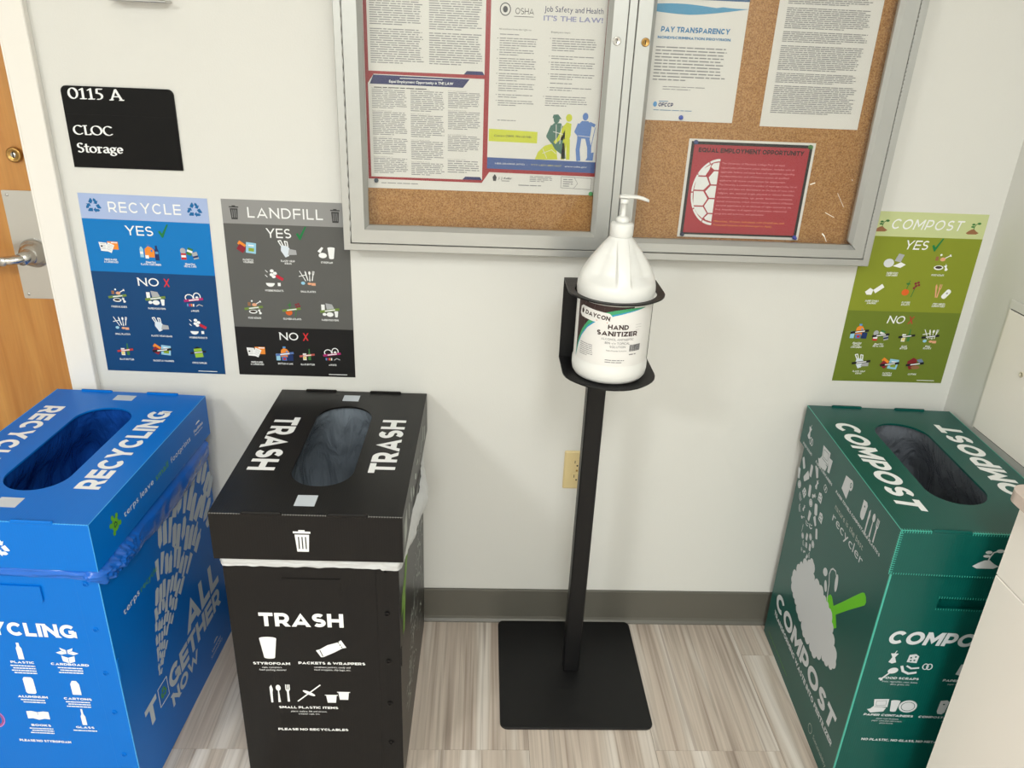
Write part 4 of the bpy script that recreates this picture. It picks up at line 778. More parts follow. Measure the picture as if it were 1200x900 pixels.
# ================================================================ CORRUGATED PLASTIC BINS
BW, BD, BH, LH, INS = .361, .550, .7257, .1032, .0105
def stadium(n=14):
    p = rr(.0635, .181, .0620, n, 0, -.267); o = []
    for a, b in zip(p, p[1:]+p[:1]):
        k = max(1, round(math.dist(a, b)/.02)); o += [(a[0]+(b[0]-a[0])*i/k, a[1]+(b[1]-a[1])*i/k) for i in range(k)]
    return o
def wall_panel(g, axis, c, t_, a0, a1, z0, z1, m, hole=None):
    def bx(a, b, z, zz):
        if axis == 0: g.box(c, c+t_, a, b, z, zz, m)
        else: g.box(a, b, c, c+t_, z, zz, m)
    if not hole: bx(a0, a1, z0, z1); return
    h0, h1, hz0, hz1 = hole; bx(a0, h0, z0, z1); bx(h1, a1, z0, z1); bx(h0, h1, z0, hz0); bx(h0, h1, hz1, z1)
def make_bin(name, label, pos, rz, bm, edge, liner_m, kind):
    t = thing(name, label, 'bin', (pos[0], pos[1], 0), rz); T = .004; hx = BW/2-INS; yb, yf = -INS, -(BD-INS)
    g = G(); hole = (-.060, .060, .536, .5605) if kind == 'compost' else None
    wall_panel(g, 1, yf, T, -hx, hx, .001, BH-.006, bm, hole); wall_panel(g, 1, yb-T, T, -hx, hx, .001, BH-.006, bm)
    wall_panel(g, 0, -hx, T, yf+T, yb-T, .001, BH-.006, bm); wall_panel(g, 0, hx-T, T, yf+T, yb-T, .001, BH-.006, bm); g.box(-hx+T, hx-T, yf+T, yb-T, .001, .006, bm)
    body = g.obj('body', t)
    if hole: g = G(); g.box(-.075, .075, yf+.016, yf+.019, .47, .61, bm); g.obj('slot_shade_panel', t)  # panel added behind the handle slot to keep its inside dark
    # lid: top sheet with stadium hole and four skirts
    g = G(); st = stadium(); n = len(st); z1 = BH; z0 = BH-T; lx, ly0, ly1 = BW/2, -BD, 0.0
    def outer(p):   # radial projection of a hole point on the rectangle
        dx, dy = p[0], p[1]+.267; k = 1e9
        if abs(dx) > 1e-6: k = min(k, lx/abs(dx))
        if abs(dy) > 1e-6: k = min(k, ((ly1+.267) if dy > 0 else (.267-ly0*-1 if False else (-.267-ly0)))/abs(dy))
        return (dx*k, -.267+dy*k)
    ring = []; 
    for i in range(n):
        ring.append((st[i], outer(st[i])))
    corners = [(lx, ly1), (-lx, ly1), (-lx, ly0), (lx, ly0)]
    for i in range(n):
        (a, oa), (b, ob) = ring[i], ring[(i+1) % n]
        mid = []
        if abs(oa[0]-ob[0]) > 1e-6 and abs(oa[1]-ob[1]) > 1e-6:
            mid = [c for c in corners if abs(c[0]-oa[0]) < 1e-6 and abs(c[1]-ob[1]) < 1e-6 or abs(c[0]-ob[0]) < 1e-6 and abs(c[1]-oa[1]) < 1e-6]
        P = [oa]+mid+[ob]+[b, a]
        g.face([(x, y, z1) for x, y in P], bm); g.face([(x, y, z0) for x, y in P[::-1]], bm)
        g.face([(a[0], a[1], z1), (b[0], b[1], z1), (b[0], b[1], z0), (a[0], a[1], z0)], bm)
    zb = BH-LH
    wall_panel(g, 1, ly0, T, -lx, lx, zb, z1-.0004, bm); wall_panel(g, 1, ly1-T, T, -lx, lx, zb, z1-.0004, bm); wall_panel(g, 0, -lx, T, ly0+T, ly1-T, zb, z1-.0004, bm); wall_panel(g, 0, lx-T, T, ly0+T, ly1-T, zb, z1-.0004, bm)
    g.obj('lid', t)
    for x0, x1 in ((-.120, -.044), (.039, .116)):
        for y0, y1 in ((-BD-.0015, -BD+.0055), (-.0065, -.0005)):
            g = G(); g.box(x0, x1, y0, y1, BH-.004, BH+.0045, bm, .002); g.obj('lock_tab', t)
    # bright creases along the folds, with the crushed flute ticks
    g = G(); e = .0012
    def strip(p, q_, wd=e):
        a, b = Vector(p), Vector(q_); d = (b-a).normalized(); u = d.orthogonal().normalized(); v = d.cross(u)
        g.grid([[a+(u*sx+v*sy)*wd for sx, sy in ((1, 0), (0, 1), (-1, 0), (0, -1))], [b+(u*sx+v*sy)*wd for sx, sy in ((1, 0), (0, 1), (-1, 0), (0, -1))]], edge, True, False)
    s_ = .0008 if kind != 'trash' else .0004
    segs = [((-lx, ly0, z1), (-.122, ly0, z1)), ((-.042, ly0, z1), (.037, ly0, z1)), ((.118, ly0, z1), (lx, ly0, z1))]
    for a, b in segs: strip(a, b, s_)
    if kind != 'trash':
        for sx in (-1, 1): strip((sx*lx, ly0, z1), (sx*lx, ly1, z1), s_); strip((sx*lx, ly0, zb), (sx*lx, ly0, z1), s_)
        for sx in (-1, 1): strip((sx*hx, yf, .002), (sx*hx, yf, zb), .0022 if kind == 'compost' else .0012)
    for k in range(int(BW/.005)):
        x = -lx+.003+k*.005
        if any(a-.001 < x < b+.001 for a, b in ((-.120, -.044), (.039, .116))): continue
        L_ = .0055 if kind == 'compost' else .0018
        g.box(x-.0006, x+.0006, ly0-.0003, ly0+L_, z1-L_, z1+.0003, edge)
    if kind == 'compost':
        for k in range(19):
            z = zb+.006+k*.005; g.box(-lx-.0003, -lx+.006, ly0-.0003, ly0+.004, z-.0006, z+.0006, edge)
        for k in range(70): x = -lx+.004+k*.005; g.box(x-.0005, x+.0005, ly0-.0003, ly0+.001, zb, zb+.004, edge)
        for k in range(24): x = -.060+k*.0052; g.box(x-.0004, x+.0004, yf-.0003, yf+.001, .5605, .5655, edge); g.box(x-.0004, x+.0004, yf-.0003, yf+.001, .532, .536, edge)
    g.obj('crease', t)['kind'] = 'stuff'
    # front overlap flap, push rivets, corner tab, handle flap
    g = G(); g.box(-hx+.001, .125, yf-.0009, yf, .002, zb-.002, bm, .0004) if kind == 'trash' else g.box(.125, hx-.001, yf-.0009, yf, .002, zb-.002, bm, .0004)
    if kind != 'compost': g.obj('front_flap', t)
    off = .0009
    if kind != 'compost':
        for z in ((.585, .476, .365, .260, .139) if kind == 'recycling' else (.595, .488, .364, .247, .132)):
            g = G(); g.lathe([(.0058, 0), (.0055, -.0016), (.0035, -.0022), (.0030, -.0008), (0, -.0008)], (.1445, yf-off, z), bm, 18, 1, False)
            for a in range(4): g.box(.1445+.0022*cos(a*PI/2)-.0006, .1445+.0022*cos(a*PI/2)+.0006, yf-off-.003, yf-off-.0008, z+.0022*sin(a*PI/2)-.0006, z+.0022*sin(a*PI/2)+.0006, bm)
            g.obj('rivet', t)
        g = G(); g.box(hx-.002, hx+.0022, yf+.0005, yf+.008, .350, .398, bm, .0008); g.obj('corner_tab', t)
        g = G(); pts = [(-.060, .576), (-.060, .548)]+arc(-.052, .546, .008, .009, 180, 270, 4)+arc(.050, .546, .008, .009, 270, 360, 4)+[(.058, .576)]
        if kind == 'recycling': g.prism(pts, 1, yf-.0042, yf-.0005, bm)
        else: g.prism([(x*.97, z-.004) for x, z in pts], 1, yf-.0024, yf-.0005, bm)
        g.obj('handle_flap', t)
    return t, hx, yf, zb
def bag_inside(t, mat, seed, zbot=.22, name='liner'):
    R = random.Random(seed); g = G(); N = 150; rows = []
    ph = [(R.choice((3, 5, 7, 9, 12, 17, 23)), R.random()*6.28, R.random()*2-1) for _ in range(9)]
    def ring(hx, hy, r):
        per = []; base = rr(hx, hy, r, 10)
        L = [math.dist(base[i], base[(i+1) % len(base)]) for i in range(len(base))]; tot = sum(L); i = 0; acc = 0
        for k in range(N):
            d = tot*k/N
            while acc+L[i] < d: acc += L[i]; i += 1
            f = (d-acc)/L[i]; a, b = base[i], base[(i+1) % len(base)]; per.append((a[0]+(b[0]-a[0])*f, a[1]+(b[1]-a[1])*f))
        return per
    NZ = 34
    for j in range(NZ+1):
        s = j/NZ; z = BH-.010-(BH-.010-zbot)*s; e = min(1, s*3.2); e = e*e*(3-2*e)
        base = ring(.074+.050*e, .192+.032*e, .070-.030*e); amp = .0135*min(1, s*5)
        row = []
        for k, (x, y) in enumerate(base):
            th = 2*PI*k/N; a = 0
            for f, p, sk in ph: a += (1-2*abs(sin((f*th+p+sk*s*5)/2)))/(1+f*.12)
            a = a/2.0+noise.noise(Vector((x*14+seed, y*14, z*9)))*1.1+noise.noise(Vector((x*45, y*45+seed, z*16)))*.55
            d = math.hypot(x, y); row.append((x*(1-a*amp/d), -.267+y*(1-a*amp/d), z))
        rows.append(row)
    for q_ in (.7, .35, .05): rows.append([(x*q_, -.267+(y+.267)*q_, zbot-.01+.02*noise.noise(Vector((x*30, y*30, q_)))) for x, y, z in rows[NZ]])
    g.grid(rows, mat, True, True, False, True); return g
def hem(g, mat, hx, yf, f_top, f_bot, f_out, n=260, rows_n=9, yb=-.02):
    """bag edge folded over the rim: runs from the back left around the front to the back right"""
    per = []; segs = [((-hx, yb), (-hx, yf)), ((-hx, yf), (hx, yf)), ((hx, yf), (hx, yb))]; L = [math.dist(*s) for s in segs]; tot = sum(L)
    for k in range(n+1):
        d = tot*k/n; si = 0
        while si < 2 and d > L[si]: d -= L[si]; si += 1
        a, b = segs[si]; f = min(1, d/L[si]); nx, ny = ((-1, 0), (0, -1), (1, 0))[si]
        per.append((a[0]+(b[0]-a[0])*f, a[1]+(b[1]-a[1])*f, nx, ny, si, f))
    rows = []
    for j in range(rows_n+1):
        v = j/rows_n; row = []
        for (x, y, nx, ny, si, f) in per:
            z = f_top(si, f)+(f_bot(si, f)-f_top(si, f))*v; o = max(.0012, f_out(si, f, v))
            row.append((x+nx*o, y+ny*o, z))
        rows.append(row)
    g.grid(rows, mat, False, True)

# ---- blue recycling bin
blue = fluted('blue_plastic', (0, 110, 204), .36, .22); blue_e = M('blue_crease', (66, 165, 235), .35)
t, hx, yf, zb = make_bin('recycling_bin', 'blue corrugated plastic recycling bin in front of the wooden door', (-.8521, -.0428), -.053, blue, blue_e, None, 'recycling')
BLUE_BIN = t
def faces(t, hx, yf):
    top = Pr(lambda a, b, h: (a, b, BH+h)); fr = Pr(lambda a, b, h: (a, yf-h, b)); lf = Pr(lambda a, b, h: (a, -BD-h, b))
    ri = Pr(lambda a, b, h: (hx+h, a, b)); lr = Pr(lambda a, b, h: (BW/2+h, a, b)); le = Pr(lambda a, b, h: (-hx-h, -a, b)); ll = Pr(lambda a, b, h: (-BW/2-h, -a, b))
    return top, fr, lf, ri, lr, le, ll
def top_words(t, top, s, x0l, x1l, x0r, x1r, y0, y1, shear=0, bold=1):
    P = top.new(); Q = P.at(x0l, y1, 1, -90); Q.text(s, 0, y1-y0, 0, x1l-x0l, whitei, bold, shear, 0, .14)
    Q = P.at(x1r, y0, 1, 90); Q.text(s, 0, y1-y0, 0, x1r-x0r, whitei, bold, shear, 0, .14); P.obj('top_lettering', t)
def blank_sticker(t, top, x0, x1, y0, y1):
    g = G(); g.box(x0, x1, y0, y1, BH, BH+.0004, M('sticker_grey', (196, 204, 212), .5)); g.obj('sticker', t)
top, fr, lf, ri, lr, le, ll = faces(t, hx, yf)
top_words(t, top, 'RECYCLING', -.157, -.110, .0915, .1405, -.434, -.092)
blank_sticker(t, top, -.024, .022, -.046, -.019); blank_sticker(t, top, -.022, .022, -.506, -.474)
P = lf.new().at(.004, .668, .026, 0); arrows(P, whitei, None); P.obj('pictogram', t)
gi = ink((96, 170, 40))
P = lr.new(); P.text('terps leave', -.434, -.306, .664, .0135, whitei, 0, 0, 0, .16); P.text('small', -.294, -.232, .6625, .0150, gi, 0, 0, 0, .16); P.text('footprints', -.218, -.112, .6620, .0135, whitei, 0, 0, 0, .16)
P.text('Facilities', -.088, -.036, .6680, .0080, whitei, 1); P.text('Management', -.086, -.040, .6595, .0050, whitei, 0); P.ell(-.062, .6830, .012, .0045, whitei, 0, 10, 0, 180); P.obj('lettering', t)
P = lr.new(); Q = P.at(-.468, .6720, 1, 20); Q.ell(0, 0, .0125, .0150, gi); Q.ell(0, .019, .005, .006, gi)
for a, b in ((-.013, .011), (.013, .011), (-.013, -.011), (.013, -.011)): Q.ell(a, b, .0050, .0060, gi, 0, 10)
Q.at(0, 0, .0085, 0, 1).g and arrows(Q.at(0, 0, .0085, 0, 1), ink((30, 80, 60)), None); P.obj('turtle_emblem', t)
P = ri.new(); P.text('terps', -.483, -.415, .4620, .0150, whitei, 0, 0, 0, .16); P.text('recycle', -.408, -.333, .4600, .0150, gi, 0, 0, 0, .16)
GR = M('print_grey_blue', (200, 210, 218), .5)
P.text('ALL', -.250, -.046, .2030, .0800, GR, 1, 0, 0, .10); P.text('T', -.482, -.428, .1400, .0580, GR, 1); P.text('GETHER', -.366, -.051, .1375, .0560, GR, 1, 0, 0, .10); P.text('NOW', -.367, -.214, .0910, .0370, GR, 1)
P.text('Sustainability', -.150, -.072, .0300, .0100, GR, 0); P.text('University', -.140, -.080, .0440, .0080, GR, 1); P.ell(-.110, .060, .014, .006, GR, 0, 10, 0, 180); P.obj('side_lettering', t)
P = ri.new(); P.line([(-.418, .145), (-.418, .196), (-.374, .194), (-.374, .142)], .0026, whitei, 0, True); arrows(P.at(-.396, .169, .017), gi, None); P.obj('pictogram', t)
# big footprint made of recyclable pieces, fanning out from the box
R = random.Random(4); r_ = .020
rowi = 0
while r_ < .47:
    hgt = .012+.078*(r_/.47)*(.75+.4*R.random()); cxr = r_+hgt/2
    tt = min(1, r_/.36); a_hi = math.radians(88-17*tt); a_lo = math.radians(52-24*tt)
    wd = .0065+.0195*tt; n = max(1, int((a_hi-a_lo)*cxr/wd)); da = (a_hi-a_lo)/n; off = (rowi % 2)*.25*da
    for k in range(n):
        a = a_hi-(k+.5+R.uniform(-.12, .12))*da; jr = (R.random()-.5)*hgt*.35; x, z = -.402+(cxr+jr)*cos(a), .202+(cxr+jr)*sin(a)
        if z > .578 or x > -.016 or R.random() < .03: continue
        hl = hgt*.44; wl = da*cxr*.40
        if z+hl > .60: continue
        P = ri.new(); Q = P.at(x, z, 1, math.degrees(a)-90+R.uniform(-9, 9)); kd = R.randrange(6)
        if kd == 0: Q.poly([(-wl, -hl), (wl, -hl), (wl, hl*.4), (wl*.35, hl*.7), (wl*.35, hl), (-wl*.35, hl), (-wl*.35, hl*.7), (-wl, hl*.4)], GR)
        elif kd == 1: Q.poly(rr(wl, hl, min(wl, hl)*.45, 2), GR)
        elif kd == 2: Q.poly([(-wl, -hl*.8), (0, -hl), (wl, -hl*.7), (wl, hl*.8), (0, hl), (-wl, hl*.7)], GR)
        elif kd == 3: Q.poly([(-wl*.6, -hl), (wl*.6, -hl), (wl, hl), (-wl, hl)], GR)
        elif kd == 4: Q.poly([(-wl, -hl), (wl, -hl), (wl, hl), (-wl*.3, hl), (-wl, hl*.5)], GR)
        else: Q.poly([(-wl, -hl*.6), (-wl*.2, -hl), (wl, -hl*.5), (wl*.8, hl*.7), (0, hl), (-wl, hl*.8)], GR)
        P.obj('footprint_piece', t)
    r_ += hgt*1.04; rowi += 1
P = fr.new(); P.text('RECYCLING', -.155, .1045, .4510, .0330, whitei, 1)
for x, c, z in ((-.018, 'PLASTIC', .3830), (.0765, 'CARDBOARD', .3830), (-.017, 'ALUMINUM', .2915), (.075, 'CARTONS', .2915), (-.016, 'BOOKS', .2125), (.0755, 'GLASS', .2125)):
    P.text(c, x, None, z-.003, .0060, whitei, 1, 0, 0, .13, 'c', 1.35)
for x, z, n in ((-.018, .3770, 4), (.0765, .3770, 3), (-.017, .2860, 2), (.075, .2860, 3), (-.016, .2065, 3), (.0755, .2065, 1)):
    for k in range(n): P.para(x-.026+.004*(k % 2), x+.026, z-.0062*(k+1), z-.0062*k, 1, whitei, int(x*1000)+k+90, 0, .45, 0, .95, .006)
P.text('PLEASE NO STYROFOAM', -.0710, .0375, .1640, .0066, whitei, 1); P.obj('lettering', t)
for fn, x, z, s in ((lambda Q: bottle(Q, whitei), -.018, .4120, .0235), (lambda Q: obox(Q, whitei, blue), .0765, .4090, .0240), (lambda Q: can(Q, whitei), -.017, .3220, .0260), (lambda Q: carton(Q, whitei), .076, .3220, .0225), (lambda Q: book(Q, whitei, blue), -.0165, .2400, .0240), (lambda Q: winebottle(Q, whitei), .0765, .2410, .0240)):
    P = fr.new(); fn(P.at(x, z, s)); P.obj('pictogram', t)
P = fr.new(); P.ring(-.115, .2250, .0250, .0250, .0022, ink((200, 120, 190))); P.ring(-.115, .2250, .0215, .0215, .0020, ink((200, 70, 80))); P.ell(-.115, .2250, .017, .017, ink((0, 90, 190))); arrows(P.at(-.115, .2250, .011, 0, 1), whitei, None); P.obj('round_sticker', t)
# blue liner
t2 = thing('bin_liner', 'blue plastic liner bag folded over the rim of the recycling bin', 'bag', (-.8521, -.0428, 0), -.053)
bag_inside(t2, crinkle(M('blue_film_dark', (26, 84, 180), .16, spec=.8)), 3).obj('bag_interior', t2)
nz = lambda a, b, c=0: noise.noise(Vector((a, b, c)))
g = G()
def fb(si, f):
    base = .5985 if si < 2 else .585-.035*min(1, f*2.2)+.015*max(0, f-.75)*4
    return base+.006*nz(si*9+f*14, 3)
def fo(si, f, v):
    arclen = f*(.529 if si != 1 else .34); cr = math.exp(-((f-.10)/.16)**2) if si == 2 else (math.exp(-((1-f)/.05)**2) if si == 1 else 0)
    o = .0035+.0030*nz(si*7+arclen*30, v*3)+(.004*sin(PI*v))+(.010 if si == 2 else .002)*sin(PI*min(1, v*.9))*(.5+.5*nz(si*5+arclen*11, v*2, 5))
    o += cr*(.010+.012*nz(arclen*90, v*7, 2)+.006*nz(arclen*210, v*15, 8))
    e = min(1, (1-f)/.03) if si == 1 else 1
    return o*(.4+.6*v if v < .3 else 1)
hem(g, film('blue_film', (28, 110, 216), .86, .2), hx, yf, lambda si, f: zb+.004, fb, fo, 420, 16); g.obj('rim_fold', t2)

# ---- black trash bin
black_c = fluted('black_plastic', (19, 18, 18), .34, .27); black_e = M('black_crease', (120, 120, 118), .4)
t, hx, yf, zb = make_bin('trash_bin', 'black corrugated plastic trash bin between the blue bin and the sanitizer stand', (-.3174, -.0080), -.0132, black_c, black_e, None, 'trash')
top, fr, lf, ri, lr, le, ll = faces(t, hx, yf); fr = Pr(lambda a, b, h: (a, yf-.0009-h, b))
top_words(t, top, 'TRASH', -.155, -.099, .0915, .1455, -.392, -.152)
blank_sticker(t, top, -.021, .018, -.056, -.024); blank_sticker(t, top, -.029, .010, -.520, -.482)
P = lf.new(); trashcan(P.at(-.0095, .6690, .0272), whitei, black_c); P.obj('pictogram', t)
P = fr.new(); P.text('TRASH', -.1120, .0565, .4515, .0345, whitei, 1, 0, 0, .12)
for c, x, z, hh in (('STYROFOAM', -.0965, .3500, .0068), ('PACKETS & WRAPPERS', .0275, .3530, .0068), ('SMALL PLASTIC ITEMS', -.0285, .2290, .0066), ('PLEASE NO RECYCLABLES', -.0225, .1650, .0066)): P.text(c, x, None, z, hh, whitei, 1, 0, 0, .13, 'c', 1.22)
for c, x, z in (('cups, containers,', -.0965, .3410), ('foam packing material', -.0960, .3340), ('condiment packets, candy and', .0275, .3435), ('food wrappers, chip bags, etc.', .0275, .3365), ('plastic cutlery, lids and straws,', -.0285, .2190), ('creamer cups, etc.', -.0285, .2120)): P.text(c, x, None, z, .0043, whitei, 1, .15, 0, .13, 'c', .95)
P.obj('lettering', t)
for fn, x, z, s in ((lambda Q: cup(Q, whitei), -.0990, .3955, .0345), (lambda Q: packet(Q, whitei, black_c), .0260, .3950, .0330), (lambda Q: knife(Q, whitei), -.1040, .2700, .0260), (lambda Q: spoon(Q, whitei), -.0885, .2710, .0260), (lambda Q: fork(Q, whitei), -.0690, .2730, .0260), (lambda Q: strawlid(Q, whitei), -.0250, .2730, .0290), (lambda Q: creamer(Q, whitei), .0340, .2650, .0275)):
    P = fr.new(); fn(P.at(x, z, s)); P.obj('pictogram', t)
P = lr.new(); GT = M('print_faded', (178, 184, 178), .5)
P.poly([(-.530, .640), (-.480, .650), (-.478, .700), (-.525, .690)], GT)
for k in range(9): P.at(-.44+k*.045, .668+.012*sin(k*2.1), 1, 20*k).poly(rr(.006+.003*sin(k), .018, .005, 2), GT)
P.obj('side_print', t)
P = ri.new(); gl = ink((112, 150, 60)); P.poly([(-.52, .46), (-.46, .455), (-.40, .52), (-.34, .54), (-.32, .60), (-.36, .615), (-.42, .57), (-.45, .52), (-.50, .50)], gl); P.poly([(-.50, .40), (-.47, .39), (-.44, .46), (-.48, .47)], gl); P.obj('green_print', t)
R = random.Random(8); P = ri.new()
for k in range(150):
    a = R.random(); x = -.44+a*.40+R.uniform(-.03, .03); z = .10+R.random()*(.10+.42*a); Q = P.at(x, z, 1, R.uniform(-60, 60)); s = .004+R.random()*.007; Q.line([(-s*1.6, 0), (0, s*R.uniform(-.8, .8)), (s*1.6, 0)], s*.5, GT)
P.obj('side_print', t)['kind'] = 'stuff'
t2 = thing('bin_liner', 'white translucent liner bag showing below the lid of the black trash bin', 'bag', (-.3174, -.0080, 0), -.0132)
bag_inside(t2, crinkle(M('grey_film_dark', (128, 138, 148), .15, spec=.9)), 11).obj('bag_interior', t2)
g = G()
def fb2(si, f): return (.6010 if si < 2 else .600-.055*sin(PI*min(1, max(0, f*1.05)))**.8)+.0025*nz(si*9+f*12, 7)-(.004 if si == 1 and f > .9 else 0)
def fo2(si, f, v):
    al = f*(.529 if si != 1 else .34); o = .0035+.0022*nz(si*7+al*26, v*3, 1)+.002*nz(al*60, v*8, 4)
    if si == 2: o += .030*sin(PI*min(1, f*1.02))**1.5*sin(PI*min(1, .15+v*.85))*(.85+.3*nz(al*9, v*2, 6)) if f > 0 else 0
    return o
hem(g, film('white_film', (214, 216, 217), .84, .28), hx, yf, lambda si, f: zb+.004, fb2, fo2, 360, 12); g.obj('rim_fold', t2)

# ---- green compost bin
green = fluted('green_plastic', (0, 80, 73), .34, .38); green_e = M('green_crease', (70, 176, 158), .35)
t, hx, yf, zb = make_bin('compost_bin', 'dark green corrugated plastic compost bin in the right corner', (1.0116, -.0337), -.0492, green, green_e, None, 'compost')
top, fr, lf, ri, lr, le, ll = faces(t, hx, yf)
top_words(t, top, 'COMPOST', -.1500, -.0965, .1020, .1560, -.470, -.092, .20)
P = lf.new(); sprout(P.at(.0010, .6720, .0270), ink((200, 204, 206)), ink((200, 204, 206))); P.obj('pictogram', t)
G2 = M('print_silver', (204, 208, 212), .5)
P = ll.new(); SH_ = .22
for c, x0, x1 in (('FOOD SCRAPS', .024, .090), ('PAPER CONTAINERS', .120, .232), ('PAPER TOWELS', .258, .348), ('COMPOSTABLE PLASTICS', .352, .502)): P.text(c, x0, x1, .6275, .0072, G2, 1, SH_, 0, .12)
P.obj('lettering', t)
def two(Q): core(Q.at(-.3, .2, .9), G2); pretzel(Q.at(.5, -.4, .8), G2)
def pcon(Q): clam(Q.at(-.2, 0, 1), G2, green); Q.at(.85, -.05, .8).poly([(-.35, .6), (.35, .7), (.25, -.6), (-.2, -.7)], G2)
def cpl(Q): foam(Q.at(-1.1, .1, .9), G2, green); knife(Q.at(-.25, -.2, 1), G2); spoon(Q.at(.45, -.1, 1), G2); fork(Q.at(1.1, -.1, 1), G2)
for fn, x, z, s in ((two, .058, .6680, .0260), (pcon, .170, .6640, .0340), (lambda Q: roll(Q, G2, green), .305, .6700, .0340), (cpl, .432, .6680, .0300)):
    P = ll.new(); fn(P.at(x, z, s)); P.obj('pictogram', t)
P = le.new(); P.text('nature is the best', .252, .415, .5800, .0145, GT, 0, 0, 0, .16); P.text('recycler', .252, .428, .5490, .0230, G2, 0, 0, 0, .16)
P.text('COMPOST', .048, .492, .1290, .0520, G2, 1, .10, 0, .10); P.text('TRANSFORMING WASTE INTO FERTILIZER', .055, .505, .1010, .0145, G2, 1, 0, 0, .12)
P.text('terps leave small footprints', .045, .215, .0265, .0060, ink((100, 160, 60)), 0); P.text('Sustainability', .420, .506, .0340, .0110, GT, 0); P.ring(.398, .0400, .0110, .0120, .0018, GT); P.obj('side_lettering', t)
# heap of compost with scalloped outline, sprout and garden fork
P = le.new(); out = []
import itertools
base_poly = [(.113, .279), (.131, .306), (.140, .335), (.158, .350), (.166, .372), (.184, .362), (.191, .388), (.212, .396), (.226, .372), (.239, .361), (.270, .373), (.301, .367), (.340, .363), (.369, .346), (.384, .326), (.405, .308), (.430, .286), (.424, .259), (.380, .237), (.362, .239), (.340, .215), (.311, .201), (.291, .213), (.260, .201), (.241, .204), (.226, .225), (.194, .219), (.175, .233), (.139, .243), (.119, .261)]
for (ax, az), (bx, bz) in zip(base_poly, base_poly[1:]+base_poly[:1]):
    d = math.dist((ax, az), (bx, bz)); n = max(1, round(d/.024))
    for k in range(n):
        px, pz = ax+(bx-ax)*k/n, az+(bz-az)*k/n; qx, qz = ax+(bx-ax)*(k+1)/n, az+(bz-az)*(k+1)/n; mx, mz = (px+qx)/2, (pz+qz)/2; nx, nz_ = -(qz-pz), (qx-px); L = math.hypot(nx, nz_)
        for f, bu in ((0, 0), (.2, .22), (.5, .32), (.8, .22)): out.append((px+(qx-px)*f+nx/L*d/n*bu, pz+(qz-pz)*f+nz_/L*d/n*bu))
P.poly(out, G2); P.obj('heap_picture', t)
P = le.new(); FG = ink((104, 196, 32)); P.poly([(.311, .367), (.330, .394), (.340, .396), (.358, .383), (.395, .427), (.441, .483), (.459, .504), (.468, .510), (.477, .507), (.483, .498), (.481, .488), (.426, .429), (.377, .374), (.395, .351), (.377, .332), (.353, .335), (.320, .345)], FG, -1)
P.obj('fork_picture', t)
P = le.new(); P.line([(.325, .366), (.317, .392), (.314, .410), (.303, .432), (.306, .446), (.314, .455), (.328, .459), (.338, .452)], .0038, G2, 1); P.at(.282, .421, 1, 40).ell(0, 0, .013, .010, G2, 1); P.at(.345, .438, 1, 100).ell(0, 0, .022, .008, G2, 1); P.at(.300, .394, 1, -60).ell(0, 0, .014, .008, G2, 1)
P.obj('sprout_picture', t)
# stream of scraps falling into the heap
R = random.Random(2); kinds = [lambda Q: core(Q, G2), lambda Q: pretzel(Q, G2), lambda Q: bone(Q, G2), lambda Q: banana(Q, G2), lambda Q: Q.poly(rr(.5, .8, .3, 3), G2), lambda Q: cheese(Q, G2, green), lambda Q: plate(Q, G2, green), lambda Q: cup(Q, G2), lambda Q: fork(Q, G2), lambda Q: can(Q, G2)]
placed = []
for tries in range(1500):
    if len(placed) > 54: break
    z = R.uniform(.375, .600); c = .075+.00*(z)+(.60-z)*.38; wdt = .030+(z-.375)*.40; x = c+R.uniform(-wdt, wdt); s = .009+.013*(z-.375)/.225*R.uniform(.7, 1.3)
    if x < .012 or any(math.dist((x, z), (a, b)) < (s+c_)*.86 for a, b, c_ in placed): continue
    placed.append((x, z, s)); P = le.new(); R.choice(kinds)(P.at(x, z, s, R.uniform(-60, 60))); P.obj('scrap_picture', t)
P = fr.new(); P.text('COMPOST', -.1380, .0980, .4400, .0345, G2, 1, .20, 0, .10)
for c, x, z in (('FOOD SCRAPS', -.0860, .3450), ('PAPER TOWELS', .0450, .3450), ('PAPER CONTAINERS', -.0870, .2390), ('COMPOSTABLE PLASTICS', .0460, .2390)): P.text(c, x, None, z, .0062, G2, 1, SH_, 0, .13, 'c', 1.2)
for c, x, z in (('fruits, vegetables, meat, bones,', -.0850, .3360), ('dairy, grains, etc.', -.0830, .3290), ('paper cups & plates,', -.0860, .2300), ('paper take-out containers,', -.0860, .2235), ('pizza boxes', -.0860, .2170), ('paper towels & napkins', .0450, .3360), ('terp labeled', .0450, .2300)): P.text(c, x, None, z, .0042, G2, 0, SH_, 0, .13, 'c', .95)
P.text('NO PLASTIC, NO GLASS, NO METAL, NO STYROFOAM', -.1290, .1300, .1655, .0068, G2, 1, .1); P.obj('lettering', t)
def fs(Q): core(Q.at(-.75, .5, .55), G2); cheese(Q.at(.35, .55, .5), G2, green); pretzel(Q.at(1.3, -.05, .5), G2); bone(Q.at(-.7, -.55, .7, 200), G2); banana(Q.at(.35, -.35, .7), G2)
for fn, x, z, s in ((fs, -.0860, .3840, .0370), (lambda Q: roll(Q, G2, green), .0430, .3780, .0250), (lambda Q: clam(Q, G2, green), -.1130, .2700, .0235), (lambda Q: cup(Q, G2), -.0800, .2700, .0200), (lambda Q: plate(Q, G2, green), -.0510, .2700, .0260), (lambda Q: foam(Q, G2, green), .0240, .2720, .0240)):
    P = fr.new(); fn(P.at(x, z, s)); P.obj('pictogram', t)
t2 = thing('bin_liner', 'dark grey plastic liner bag hanging inside the green compost bin', 'bag', (1.0116, -.0337, 0), -.0492)
